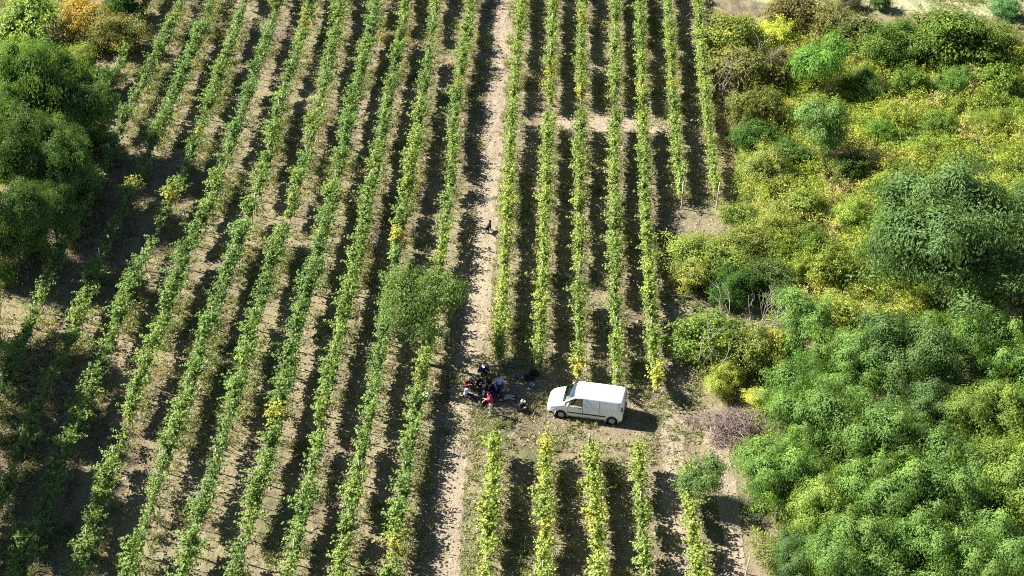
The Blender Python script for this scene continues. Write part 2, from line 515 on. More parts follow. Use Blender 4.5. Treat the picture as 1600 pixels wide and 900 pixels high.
# ------------------------------------------------------------------ trees and shrubs
def crown_mesh(name, seed, rx, rz, nlobe, nclump, per, L, Wd, clump_r, droop=.0, up=.8, spread=.20, flat=.7, jag=.45, lobe=(.34, .55), nrm=.45, outw=1.0):
    """crown around the origin: lobes -> leaf clumps -> leaves. returns mesh and limb targets"""
    rng = np.random.default_rng(seed)
    lobes = []
    for k in range(nlobe):
        a = 2.4 * k + rng.uniform(-.5, .5); h = rng.uniform(-.55, .75); rr = math.sqrt(max(.05, 1 - h * h)) * rng.uniform(.45, .88)
        lobes.append((np.array([rr * rx * math.cos(a), rr * rx * math.sin(a), h * rz * .8]), rx * rng.uniform(*lobe)))
    C, N, T, AX = [], [], [], []
    for k in range(nclump):
        c0, lr = lobes[rng.integers(nlobe)]
        d = rng.normal(size=3); d[2] = d[2] * .8 + .25; d /= np.linalg.norm(d)
        cc = c0 + d * lr * rng.uniform(.5, 1.08 + jag * rng.random() ** 2) * np.array([1, 1, flat + .15])
        t0 = rng.normal(.5, spread)
        r_ = clump_r * rng.uniform(.65, 1.3)
        q = rng.normal(size=(per, 3)) * np.array([.55, .55, .30]) * r_
        q += d[None] * (q @ d)[:, None] * .7
        rad = np.linalg.norm(q[:, :2], axis=1)
        q[:, 2] -= droop * rad * rad / max(r_, .01)
        C.append(cc + q)
        out = (q / (r_ + 1e-6) * .6 + d * .45) * outw
        n = out + rng.normal(size=(per, 3)) * nrm; n[:, 2] += up
        N.append(n); T.append(np.clip(t0 + rng.normal(0, .12, per), 0, 1))
        ax = q.copy(); ax[:, 2] -= droop * .6; AX.append(ax + rng.normal(size=(per, 3)) * .25 * r_)
    C, N, T, AX = map(np.concatenate, (C, N, T, AX))
    n = len(C)
    Ls = L * rng.uniform(.7, 1.3, n)
    V, F, t = leaves(rng, C, N, Ls, Wd * rng.uniform(.7, 1.3, n), T, AX)
    me = np_mesh(name, V, F, M_LEAF, {'tint': t})
    return me, [l[0] for l in lobes]

def trunk_mesh(name, seed, zc, targets, r0, multi=1, mat=None):
    """trunk(s) from the ground, limbs to the crown's lobes. Crown centre at height zc"""
    r = random.Random(seed)
    ps = []
    for m in range(multi):
        b = (r.uniform(-.3, .3) * (multi > 1), r.uniform(-.3, .3) * (multi > 1))
        top = (b[0] * 2 + r.uniform(-.2, .2), b[1] * 2 + r.uniform(-.2, .2), zc * .72)
        pts = [(b[0], b[1], -.1), (b[0] * 1.2 + .05, b[1] * 1.2, zc * .25), (b[0] * 1.6, b[1] * 1.6 + .06, zc * .5), top]
        ps.append((pts, [r0 * 1.25, r0, r0 * .8, r0 * .55]))
        for tg in targets[m::multi]:
            st = pts[2] if tg[2] < 0 else top
            mid_ = ((st[0] + tg[0]) / 2, (st[1] + tg[1]) / 2, (st[2] + tg[2] + zc) / 2 + .2)
            end = (tg[0], tg[1], zc + tg[2])
            ps.append(([st, mid_, end], [r0 * .5, r0 * .32, r0 * .12]))
            for q in range(3):
                e2 = (end[0] + r.uniform(-.9, .9), end[1] + r.uniform(-.9, .9), end[2] + r.uniform(-.1, .8))
                ps.append(([mid_, ((mid_[0] + e2[0]) / 2, (mid_[1] + e2[1]) / 2, (mid_[2] + e2[2]) / 2 + .1), e2], [r0 * .22, r0 * .14, r0 * .05]))
    return tube_mesh(name, ps, mat or M_BARK, 6)

KINDS = {}
def kind(key, n, rx, rz, zc, r0, multi=1, **kw):
    L = []
    for i in range(n):
        k2 = dict(kw); f = (1.0, .75, 1.25, .9, 1.4, .8, 1.1)[i % 7] if key == 'bush' else 1.0
        k2['L'] *= f; k2['Wd'] *= f; k2['per'] = int(k2['per'] / f ** 1.4)
        me, tg = crown_mesh('crown', sum(map(ord, key)) * 11 + i, rx, rz, **k2)
        L.append((me, trunk_mesh('trunk', i + 3, zc, tg, r0, multi)))
    KINDS[key] = (L, rx, zc)
# feathery robinia, compact walnut, leafy bush, loose weedy shrub
kind('robinia', 5, 3.2, 2.6, 4.2, .16, nlobe=19, nclump=240, per=260, L=.185, Wd=.07, clump_r=.60, droop=.30, lobe=(.19, .33), nrm=.30, jag=1.2, spread=.26, outw=1.7, up=.55)
kind('walnut', 1, 3.0, 2.1, 4.3, .17, nlobe=10, nclump=165, per=75, L=.19, Wd=.10, clump_r=.52, droop=.10, spread=.26, lobe=(.20, .42), jag=1.5)
kind('bush', 7, 1.6, 1.3, 1.45, .06, 3, nlobe=14, nclump=210, per=70, L=.14, Wd=.085, clump_r=.38, droop=.08, spread=.36, jag=1.1, lobe=(.26, .52))
kind('sapling', 3, 1.5, 1.9, 2.3, .06, 1, nlobe=10, nclump=130, per=80, L=.19, Wd=.06, clump_r=.42, droop=.30, spread=.22, jag=.9, lobe=(.25, .42), nrm=.34)
rt = random.Random(11)
GROW = {'robinia': 1.08, 'walnut': 1.0, 'bush': .98, 'sapling': 1.0}
cnt = {}
def plant(key, px, py, rad_px, col, label, cat, name, group=None, hs=1.0):
    """crown centre seen at photo pixel (px, py), crown radius rad_px photo pixels"""
    L, rx, zc = KINDS[key]
    p = at(px, py, zc); vary = rt.uniform(.86, 1.14) if key == 'robinia' else 1.0
    for _ in range(3):
        d = p - Vector((0, 0, CAM_H)); depth = d.y * CA - d.z * SA
        sc = rad_px * vary * GROW[key] * depth / FPX / rx
        p = at(px, py, zc * sc * hs)
    k = cnt.get(key, 0); cnt[key] = k + 1
    me, tr = L[k % len(L)]
    root = empty(name, (p.x, p.y, 0), rt.uniform(0, 6.28))
    tag(root, label, cat, group)
    w = 1.0 if key != 'bush' else rt.uniform(.8, 1.35)
    s = (sc * w, sc / w ** .5, sc * hs)
    if key == 'bush': col = (col[0] * .90, col[1] * 1.02, col[2])
    c = link('crown', me, root, (0, 0, zc * sc * hs), 0, s); q = 1.0 if key in ('robinia', ) else 1.45; q *= rt.uniform(.88, 1.12)
    c.color = (*[v * q for v in col], 1)
    link('trunk', tr, root, (0, 0, 0), 0, s)
    return root

ROB, ROBY, ROBD = (.172, .295, .074), (.220, .315, .068), (.125, .22, .068)
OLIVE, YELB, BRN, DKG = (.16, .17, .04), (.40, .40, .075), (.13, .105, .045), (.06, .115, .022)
G1 = 'robinia trees in the lower right grove'
for a in [
 (1222, 745, 66, ROB, 'bright green tree at the left edge of the grove, beside the narrow track'),
 (1262, 640, 66, ROB, 'feathery green tree behind the pile of dry branches'),
 (1330, 575, 66, ROB, 'grey green tree at the top left of the grove, behind bramble thicket'),
 (1412, 560, 66, ROBD, 'grove tree just below the yellow weeds and the large robinia'),
 (1500, 530, 70, ROB, 'pale green pointed tree at the top of the grove'),
 (1585, 560, 66, ROB, 'tree at the upper right corner of the grove, in front of dark shade'),
 (1355, 675, 74, ROB, 'broad green tree in the upper middle of the grove'),
 (1445, 650, 68, ROBD, 'darker tree in the middle of the grove'),
 (1545, 660, 70, ROBY, 'yellowish tree near the right edge of the grove'),
 (1300, 790, 64, ROBY, 'green tree with yellowing sprays near the lower left of the grove'),
 (1395, 775, 74, ROB, 'large tree at the centre of the lower grove'),
 (1492, 760, 72, ROB, 'rounded green tree right of the centre of the lower grove'),
 (1590, 755, 66, ROBY, 'yellow green tree on the right edge of the lower grove'),
 (1335, 880, 68, ROB, 'tree at the bottom edge of the grove, nearest its left side'),
 (1440, 880, 74, ROB, 'tree in the middle of the bottom edge of the grove'),
 (1545, 865, 72, ROB, 'tree in the bottom right corner of the grove'),
 (1258, 868, 44, ROBD, 'small dark tree at the bottom left corner of the grove'),
 (1640, 650, 66, ROB, 'tree half outside the right edge of the grove'),
]: plant('robinia', a[0], a[1], a[2], a[3], a[4], 'tree', 'robinia_tree', G1)
plant('robinia', 1485, 372, 112, ROBD, 'large dark green feathery tree standing alone at the right', 'tree', 'robinia_tree', hs=.82)
plant('robinia', 1590, 330, 60, ROBD, 'dark feathery tree at the right edge, behind the large robinia', 'tree', 'robinia_tree')
plant('sapling', 1280, 92, 40, (.13, .25, .05), 'bright green young tree among the scrub at the top', 'tree', 'robinia_sapling')
plant('sapling', 1287, 200, 40, (.12, .20, .058), 'blue green young tree below the bright green one', 'tree', 'robinia_sapling')
plant('sapling', 1260, 505, 44, (.14, .24, .058), 'green young tree beside the bare dead branches', 'tree', 'robinia_sapling')
plant('sapling', 1095, 745, 34, (.12, .20, .06), 'small blue green tree standing over the front vine row', 'tree', 'robinia_sapling')
plant('walnut', 658, 478, 66, (.105, .17, .045), 'round leafy walnut tree standing in the vine rows by the track', 'tree', 'walnut_tree', hs=1.2)
# left wood
G2 = 'trees of the left wood'
for a in [
 (62, 135, 62, ROB, 'green tree at the top of the left wood'),
 (118, 170, 46, ROBD, 'dark tree at the right edge of the left wood, beside the shaded rows'),
 (30, 235, 62, ROBD, 'dark blue green tree in the middle of the left wood'),
 (95, 250, 50, ROBD, 'tree leaning over the deep shade, right side of the left wood'),
 (18, 345, 52, ROBD, 'dark tree low in the left wood, at the left border'),
 (2, 170, 54, ROB, 'bright green tree on the left border of the left wood'),
 (78, 318, 40, ROBD, 'small tree at the lower right end of the left wood'),
 (-60, 130, 62, ROB, 'tall tree just past the top left border'),
 (-75, 300, 66, ROB, 'tall tree past the left border, behind the dark wood'),
]: plant('robinia', a[0], a[1], a[2], a[3], a[4], 'tree', 'robinia_tree', G2, hs=1.45)
for a in [(-84, 430, 64), (-88, 525, 66), (-92, 615, 68), (-96, 705, 66), (-98, 800, 62)]:
    plant('robinia', a[0], a[1], a[2], ROBD, 'tall tree past the left border that shades the lower left rows', 'tree', 'robinia_tree', 'shade trees past the left border', hs=1.6)
G3 = 'shrubs at the top left'
for a in [
 (130, 30, 34, (.36, .24, .05), 'orange brown shrub at the top left'),
 (165, 48, 36, (.20, .17, .05), 'brown and olive shrub beside the outermost left vine row'),
 (190, 8, 30, DKG, 'dark green shrub at the top of the outermost left vine row'),
 (120, 95, 28, (.20, .22, .05), 'yellow green shrub between the wood and the orange shrub'),
 (45, 45, 46, (.20, .25, .06), 'light yellow green shrub in the top left corner'),
 (12, 85, 36, (.18, .28, .06), 'green shrub on the left border above the wood'),
 (36, 375, 20, (.12, .21, .04), 'bright green bush in the dark by the left wood'),
 (6, 430, 18, (.17, .24, .04), 'yellow green bush on the left border, below the wood'),
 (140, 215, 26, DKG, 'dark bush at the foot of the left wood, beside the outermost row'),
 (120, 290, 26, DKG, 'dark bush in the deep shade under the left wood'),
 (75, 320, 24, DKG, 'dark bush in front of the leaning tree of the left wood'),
 (150, 130, 24, (.10, .15, .035), 'dark green shrub between the wood and the outermost row'),
]: plant('bush', a[0], a[1], a[2], a[3], a[4], 'shrub', 'shrub', G3)
G4 = 'shrubs of the scrub on the right'
for a in [
 (1105, 400, 44, (.20, .23, .05), 'olive yellow bramble mound at the left edge of the scrub'),
 (1080, 430, 28, (.26, .25, .06), 'pale yellow bush leaning over the side track'),
 (1160, 385, 34, (.18, .19, .05), 'cream flecked bush right of the bramble mound'),
 (1140, 445, 34, DKG, 'dark green bush in the hollow of the scrub'),
 (1110, 530, 44, (.16, .21, .04), 'yellow green bush below the bramble mound'),
 (1165, 545, 40, (.20, .21, .06), 'pale green bush under the bare dead branches'),
 (1205, 545, 30, (.27, .25, .05), 'yellow bush left of the grove'),
 (1130, 590, 26, (.24, .25, .05), 'yellow green bush above the pile of dry branches'),
 (1190, 625, 20, (.34, .33, .06), 'yellow bush between the dry branches and the grove'),
 (1155, 340, 26, (.15, .18, .04), 'bush beside the bare end posts'),
 (1205, 350, 34, (.22, .23, .05), 'yellow green bush above the hollow'),
 (1145, 55, 36, (.19, .20, .04), 'round olive bush at the top, beside the outermost right row'),
 (1205, 58, 30, YELB, 'bright yellow bush at the top of the scrub'),
 (1160, 110, 38, (.15, .14, .04), 'brown olive bush below the round olive bush'),
 (1215, 105, 32, BRN, 'brown bush below the bright yellow bush'),
 (1180, 175, 38, (.15, .15, .04), 'olive brown bush near the middle of the scrub edge'),
 (1180, 215, 30, DKG, 'dark green bush under the olive brown bush'),
 (1200, 262, 34, (.22, .23, .06), 'pale cream green bush halfway down the scrub edge'),
 (1235, 28, 36, (.17, .13, .05), 'reddish brown bush at the top of the scrub'),
 (1290, 36, 34, (.17, .15, .05), 'brown green bush at the top, left of the dark bushes'),
 (1340, 62, 34, (.10, .11, .03), 'dark brown green bush behind the bright young tree'),
 (1395, 66, 44, (.09, .135, .025), 'left one of the two big dark bushes at the top'),
 (1500, 62, 50, (.10, .145, .02), 'right one of the two big dark bushes at the top'),
 (1452, 75, 36, (.09, .13, .025), 'dark bush between the two big dark bushes'),
 (1560, 70, 34, (.16, .18, .04), 'olive bush right of the big dark bushes'),
 (1592, 85, 28, (.36, .34, .06), 'yellow bush on the right border at the top'),
 (1570, 12, 18, (.09, .17, .06), 'small green bush alone in the pale field'),
 (1376, 4, 14, DKG, 'dark green bush beside the white stake in the field'),
 (1330, 0, 15, (.09, .09, .05), 'dark bush on the top border near the field'),
 (1230, 470, 24, (.10, .15, .03), 'green bush between the dead branches and the young tree'),
 (1310, 480, 24, (.22, .24, .05), 'yellow green bush at the foot of the scrub slope'),
 (1370, 400, 30, (.22, .27, .05), 'bright yellow green bush at the left foot of the large robinia'),
 (1300, 420, 34, (.18, .20, .04), 'olive bush between the hollow and the large robinia'),
 (1440, 470, 22, (.26, .26, .05), 'yellow bush at the shaded foot of the large robinia'),
 (1510, 440, 30, (.15, .22, .08), 'pale grey green bush in front of the large robinia'),
 (1240, 560, 30, ROB, 'soft green bush at the upper left of the grove'),
 (1285, 735, 30, (.22, .21, .07), 'cream flecked bush among the grove trees'),
 (1215, 865, 30, (.17, .17, .06), 'grey olive bush at the bottom, left of the grove'),
 (1345, 128, 24, (.10, .15, .03), 'low dark green bush in the weeds right of the bright young tree'),
 (1420, 128, 26, (.13, .19, .03), 'low green bush under the left one of the big dark bushes'),
 (1490, 132, 28, (.10, .16, .03), 'low dark bush under the right one of the big dark bushes'),
 (1560, 128, 28, (.15, .20, .035), 'low green bush below the yellow bush on the right border'),
 (1395, 175, 22, (.20, .22, .04), 'small olive clump in the middle of the yellow weeds'),
 (1465, 195, 24, (.12, .17, .03), 'small dark green clump in the middle of the yellow weeds'),
 (1375, 205, 20, (.12, .20, .03), 'bright green clump right of the blue green young tree'),
 (1545, 190, 26, (.21, .23, .04), 'olive bush near the right border in the weeds'),
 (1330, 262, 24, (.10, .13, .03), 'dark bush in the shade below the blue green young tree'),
 (1390, 290, 24, (.24, .26, .05), 'yellow green clump above the large robinia'),
 (1255, 320, 26, (.17, .20, .04), 'olive clump between the cream bush and the hollow'),
 (1330, 330, 26, (.20, .25, .045), 'green clump left of the top of the large robinia'),
 (1265, 375, 26, (.11, .15, .03), 'dark green bush in the hollow left of the straw patch'),
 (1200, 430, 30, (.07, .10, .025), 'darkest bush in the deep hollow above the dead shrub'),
 (1265, 420, 24, (.22, .25, .05), 'yellow green bush right of the deep hollow'),
 (1240, 240, 24, (.10, .15, .035), 'dark green bush left of the blue green young tree'),
]: plant('bush', a[0], a[1], a[2], a[3], a[4], 'shrub', 'shrub', G4)

# ------------------------------------------------------------------ undergrowth (stuff)
def in_poly(x, y, poly):
    ins = np.zeros(len(x), bool); n = len(poly)
    for i in range(n):
        x1, y1 = poly[i]; x2, y2 = poly[(i + 1) % n]
        c = ((y1 > y) != (y2 > y)) & (x < (x2 - x1) * (y - y1) / (y2 - y1 + 1e-12) + x1)
        ins ^= c
    return ins

def scatter(rng, pxpoly, dens):
    P = [at(x, y) for x, y in pxpoly]
    poly = [(p.x, p.y) for p in P]
    xs, ys = [p[0] for p in poly], [p[1] for p in poly]
    n = int((max(xs) - min(xs)) * (max(ys) - min(ys)) * dens)
    x = rng.uniform(min(xs), max(xs), n); y = rng.uniform(min(ys), max(ys), n)
    k = in_poly(x, y, poly)
    return x[k], y[k]

WEED = [(0, (.06, .12, .025)), (.22, (.14, .23, .04)), (.45, (.25, .35, .05)), (.65, (.36, .43, .06)), (.82, (.49, .48, .09)), (1, (.47, .41, .25))]
M_WEED = leaf_mat('weed_leaf', WEED, .25)
GRASS = [(0, (.08, .14, .035)), (.35, (.18, .24, .08)), (.6, (.34, .35, .17)), (1, (.48, .44, .30))]
M_GRASS = leaf_mat('grass_blade', GRASS, .4)

def weeds(name, rng, x, y, h0, h1, per, L, Wd, tint, label, cat):
    n = len(x)
    h = h0 + (h1 - h0) * np.clip(-.05 + .75 * NZ(x, y, 3.1) * rng.uniform(.6, 1.2, n) + .65 * NZ(x + 17, y, 1.1), .05, 1.2)
    lean = rng.normal(0, .18, (n, 2))
    u = rng.uniform(.12, 1, (n, per)) ** .8
    z = u * h[:, None]
    sp = .14 + .10 * (1 - u)
    C = np.stack([x[:, None] + lean[:, :1] * z + rng.normal(size=(n, per)) * sp, y[:, None] + lean[:, 1:] * z + rng.normal(size=(n, per)) * sp, z], -1).reshape(-1, 3)
    m = len(C)
    N = rng.normal(size=(m, 3)) * .6; N[:, 2] += .6
    AX = rng.normal(size=(m, 3)) * .5; AX[:, 2] += .8
    T = np.clip(np.repeat(tint, per) + rng.normal(0, .09, m) + (u.reshape(-1) - .6) * .12, 0, 1)
    Ls = L * rng.uniform(.6, 1.4, m)
    V, F, t = leaves(rng, C, N, Ls, Wd * rng.uniform(.6, 1.4, m), T, AX)
    o = link(name, np_mesh(name, V, F, M_WEED, {'tint': t}))
    return tag(o, label, cat, kind='stuff')

rng = np.random.default_rng(3)
x, y = scatter(rng, [(1190, 90), (1330, 60), (1600, 90), (1660, 90), (1680, 520), (1380, 520), (1240, 500), (1190, 420), (1150, 300), (1165, 180)], 7.5)
# bald straw patches
bald = NZ(x, y, 5.2) * .7 + NZ(x + 40, y, 2.0) * .3
k = rng.random(len(x)) > np.clip((bald - .74) * 8, 0, .8)
x, y, bald = x[k], y[k], bald[k]
tn = .15 + .88 * (NZ(x, y + 60, 4.0) * .5 + NZ(x + 9, y, 1.3) * .5 - .06) + rng.normal(0, .10, len(x))
tn += np.clip(bald - .55, 0, 1) * 1.0
weeds('undergrowth', rng, x, y, .25, 2.0, 50, .18, .06, tn, 'yellow green weeds covering the scrub slope on the right', 'undergrowth')
x, y = scatter(rng, [(1180, 480), (1620, 480), (1660, 940), (1190, 940), (1170, 720)], 1.6)
weeds('undergrowth', rng, x, y, .3, 1.0, 34, .18, .07, .25 + .3 * NZ(x, y, 3.0), 'dark weeds under the trees of the grove', 'undergrowth')
x, y = scatter(rng, [(1103, 20), (1140, 20), (1160, 120), (1170, 250), (1165, 345), (1128, 345), (1118, 220)], 5.0)
o = weeds('dry_weeds', rng, x, y, .25, .8, 26, .15, .03, np.clip(.80 + .4 * NZ(x, y, 1.5), 0, 1), 'dry brown weeds between the outermost vine row and the scrub', 'weeds')
x, y = scatter(rng, [(1075, 590), (1190, 590), (1200, 720), (1100, 720)], 3.0)
weeds('dry_weeds', rng, x, y, .1, .4, 18, .15, .03, np.clip(.7 + .4 * NZ(x, y, 1.5), 0, 1), 'straw coloured weeds round the pile of dry branches', 'weeds')
x, y = scatter(rng, [(-120, -40), (110, -40), (150, 130), (120, 300), (40, 420), (10, 470), (-150, 470)], 2.4)
weeds('undergrowth', rng, x, y, .4, 1.2, 36, .17, .07, .3 + .4 * NZ(x, y, 3.0), 'weeds under and above the left wood', 'undergrowth')

def grass(name, rng, x, y, h, per, tint, label):
    n = len(x); m = n * per
    X = np.repeat(x, per) + rng.normal(0, .10, m); Y = np.repeat(y, per) + rng.normal(0, .10, m)
    H = np.repeat(h, per) * rng.uniform(.5, 1.2, m)
    a = rng.uniform(0, 6.28, m); ln = rng.uniform(.4, 1.5, m)
    tip = np.stack([X + np.cos(a) * H * ln, Y + np.sin(a) * H * ln, H], 1)
    base = np.stack([X, Y, np.zeros(m)], 1)
    w = rng.uniform(.016, .044, m)[:, None]
    s = np.stack([-np.sin(a), np.cos(a), np.zeros(m)], 1) * w
    mid = base * .45 + tip * .55; mid[:, 2] += H * .12
    V = np.stack([base, mid - s, tip, mid + s], 1).reshape(-1, 3)
    F = np.arange(4 * m).reshape(m, 4)
    T = np.clip(np.repeat(tint, per) + rng.normal(0, .1, m), 0, 1)
    return tag(link(name, np_mesh(name, V, F, M_GRASS, {'tint': np.repeat(T, 4)})), label, 'grass', kind='stuff')

# tufts at the feet of the rows
gx, gy = [], []
for pts, *_ in LEFT + RIGHT + FRONT:
    P = interp([at(a, b, HC) for a, b in pts], .12)
    for p in P:
        gx.append(p.x); gy.append(p.y)
gx, gy = np.array(gx), np.array(gy)
gx = gx + rng.normal(.22, .42, len(gx)); gy = gy + rng.normal(0, .25, len(gy))
k = rng.random(len(gx)) < .10 + 1.0 * (NZ(gx, gy, 4.0) - .25); gx, gy = gx[k], gy[k]
grass('row_grass', rng, gx, gy, rng.uniform(.12, .5, len(gx)), 10, .22 + .6 * NZ(gx, gy, 2.5), 'dry grass growing along the feet of the vines')
x, y = scatter(rng, [(230, -40), (1120, -40), (1130, 330), (1080, 600), (1090, 940), (-60, 940), (-60, 500), (120, 300)], 15.0)
k = (rng.random(len(x)) < np.clip((NZ(x, y, 2.6) * .6 + NZ(x, y, .9) * .4 - .49) * 4.5, 0.02, 1))
x, y = x[k], y[k]
# keep the wheel tracks clear
TR = [at(a, b) for a, b in [(804, -60), (790, 0), (772, 200), (757, 400), (745, 500), (728, 580), (716, 650), (705, 740), (694, 960)]]
tx = np.interp(y, [p.y for p in TR][::-1], [p.x for p in TR][::-1])
k = (np.abs(x - tx) > 1.15) | (rng.random(len(x)) < .06); x, y = x[k], y[k]
grass('vineyard_grass', rng, x, y, rng.uniform(.08, .34, len(x)), 9, .22 + .6 * NZ(x + 33, y, 3.5), 'patches of short dry grass between the vine rows')
x, y = scatter(rng, [(735, 640), (775, 640), (770, 760), (755, 940), (712, 940), (722, 800)], 18)
grass('verge_grass', rng, x, y, rng.uniform(.05, .18, len(x)), 9, .25 + .6 * NZ(x, y, 1.5), 'short grass on the verge of the lower track')
x, y = scatter(rng, [(798, -40), (812, -40), (798, 180), (790, 340), (781, 560), (762, 560), (774, 340), (783, 180)], 16)
k = rng.random(len(x)) < np.clip((NZ(x, y, 2.2) - .3) * 2.6, .05, 1); x, y = x[k], y[k]
grass('verge_grass', rng, x, y, rng.uniform(.08, .28, len(x)), 9, .2 + .55 * NZ(x, y, 1.5), 'grass between the dirt track and the first vine row on its right')
x, y = scatter(rng, [(690, 560), (1100, 560), (1100, 720), (690, 700)], 14)
k = rng.random(len(x)) < np.clip((NZ(x, y, 1.8) - .38) * 3, .05, 1); x, y = x[k], y[k]
grass('clearing_grass', rng, x, y, rng.uniform(.05, .2, len(x)), 9, .15 + .7 * NZ(x + 70, y, 1.9), 'short trodden grass round the van')
x, y = scatter(rng, [(1180, -50), (1700, -50), (1700, 60), (1340, 40)], 12)
k = rng.random(len(x)) < np.clip((NZ(x, y, 3) - .25) * 2.4, .05, 1); x, y = x[k], y[k]
grass('meadow_grass', rng, x, y, rng.uniform(.1, .4, len(x)), 8, .2 + .5 * NZ(x + 70, y, 2.5), 'pale grass of the field at the top right')

# ------------------------------------------------------------------ clods of soil
def clods():
    rng = np.random.default_rng(21)
    x, y = scatter(rng, [(230, -40), (1120, -40), (1130, 330), (1080, 600), (1150, 940), (-60, 940), (-60, 500), (120, 300)], 4.2)
    n = len(x)
    oct_ = np.array([(1, 0, 0), (-1, 0, 0), (0, 1, 0), (0, -1, 0), (0, 0, 1), (0, 0, -1)], float)
    fc = np.array([(0, 2, 4), (2, 1, 4), (1, 3, 4), (3, 0, 4), (2, 0, 5), (1, 2, 5), (3, 1, 5), (0, 3, 5)])
    r = np.minimum(.03 / (rng.random(n) + .12), .16)
    a = rng.uniform(0, 6.28, n)
    V = oct_[None] * rng.uniform(.6, 1.3, (n, 6, 1)) * r[:, None, None] * np.array([1, 1, .55])
    c, s = np.cos(a)[:, None], np.sin(a)[:, None]
    V = np.stack([V[..., 0] * c - V[..., 1] * s + x[:, None], V[..., 0] * s + V[..., 1] * c + y[:, None], V[..., 2] + .01], -1).reshape(-1, 3)
    F = (fc[None] + 6 * np.arange(n)[:, None, None]).reshape(-1, 3)
    m = plain('clod_soil', (.27, .215, .165), .95, .05, var=.35, scale=2)
    tag(link('soil_clods', np_mesh('soil_clods', V, F, m)), 'small clods and stones scattered over the vineyard soil', 'clods', kind='stuff')
clods()

def litter():
    rng = np.random.default_rng(31)
    x, y = scatter(rng, [(230, -40), (1120, -40), (1130, 330), (1080, 600), (1150, 940), (-60, 940), (-60, 500), (120, 300)], 16.0)
    k = rng.random(len(x)) < np.clip((NZ(x + 5, y, 2.4) * .5 + NZ(x, y + 9, .8) * .5 - .30) * 2.5, .04, 1); x, y = x[k], y[k]
    n = len(x); N = rng.normal(size=(n, 3)) * .35; N[:, 2] += 1
    L = rng.uniform(.06, .19, n)
    V, F, t = leaves(rng, np.stack([x, y, rng.uniform(.02, .05, n)], 1), N, L, L * rng.uniform(.25, .8, n), np.clip(rng.normal(.72, .22, n), 0, 1))
    tag(link('leaf_litter', np_mesh('leaf_litter', V, F, M_GRASS, {'tint': t})), 'dry fallen leaves and straw lying on the vineyard soil', 'litter', kind='stuff')
litter()

# ------------------------------------------------------------------ dead wood
def branchy(r, base, d, ln, rad, depth, out):
    pts = [Vector(base)]; v = Vector(d).normalized()
    k = 5
    for q in range(k):
        v = (v + Vector((r.gauss(0, .16), r.gauss(0, .16), r.gauss(0, .12)))).normalized()
        pts.append(pts[-1] + v * ln / k)
    out.append((pts, [rad * (1 - .75 * q / k) for q in range(k + 1)]))
    if depth:
        for q in range(3):
            p = pts[r.randint(2, 4)]
            branchy(r, p, v + Vector((r.gauss(0, .6), r.gauss(0, .6), r.gauss(.1, .4))), ln * .55, rad * .5, depth - 1, out)

def dead_shrub(px, py, label, seed, h, n=5, rad=.05):
    r = random.Random(seed); ps = []
    for k in range(n):
        branchy(r, (r.uniform(-.4, .4), r.uniform(-.3, .3), 0), (r.gauss(0, .35), r.gauss(0, .25), 1), h * r.uniform(.75, 1.05), rad, 2, ps)
    p = at(px, py)
    o = link('dead_shrub', tube_mesh('dead_shrub', ps, M_DEAD, 5), None, (p.x, p.y, 0))
    tag(o, label, 'dead shrub')
dead_shrub(1172, 545, 'bare grey dead shrub sticking out of the dark hollow in the scrub', 4, 4.6, 6)
dead_shrub(1212, 535, 'thin bare dead shrub to the right of the larger dead one', 9, 3.4, 4, .04)
dead_shrub(1122, 590, 'pale dead branches leaning among the yellow green bushes', 14, 4.0, 3, .05)
dead_shrub(1128, 150, 'white dead branches among the olive brown bushes at the top', 6, 4.2, 4)
dead_shrub(1186, 128, 'grey dead twigs beside the bright yellow bush', 17, 3.4, 4)

def brush_pile():
    r = random.Random(8); p = at(1140, 672)
    root = empty('brush_pile', (p.x, p.y, 0)); tag(root, 'heap of dry purplish grey branches between the side tracks and the grove', 'brush pile')
    for nm, n, rad, R0, H, mt in (('thick_branches', 70, .03, 2.5, .6, M_DEAD), ('dry_twigs', 520, .015, 2.7, .8, M_BRUSH)):
        ps = []
        for k in range(n):
            a = r.uniform(0, 6.28); q = math.sqrt(r.random()) * (.75 + .3 * math.sin(3 * a) + .15 * math.sin(5 * a + 1)); cx, cy = math.cos(a) * q * R0, math.sin(a) * q * R0 * .85
            hz = H * max(.05, 1 - q * q) * r.uniform(.2, 1.1) + .06
            b = r.uniform(0, 6.28); l = r.uniform(.5, 1.3)
            d = Vector((math.cos(b), math.sin(b), 0)) * l
            c = Vector((cx, cy, hz))
            sag = r.uniform(0, .35)
            pts = [c - d * .5 + Vector((0, 0, -sag * .6)), c - d * .2 + Vector((r.gauss(0, .06), r.gauss(0, .06), r.gauss(0, .05))), c + d * .2 + Vector((r.gauss(0, .06), r.gauss(0, .06), .03)), c + d * .5 + Vector((r.gauss(0, .1), r.gauss(0, .1), -sag + r.uniform(0, .4)))]
            for w in pts: w.z = max(w.z, .03)
            ps.append((pts, [rad, rad * .9, rad * .7, rad * .35]))
        o = link(nm, tube_mesh(nm, ps, mt, 4), root)
        tag(o, kind='stuff')
brush_pile()

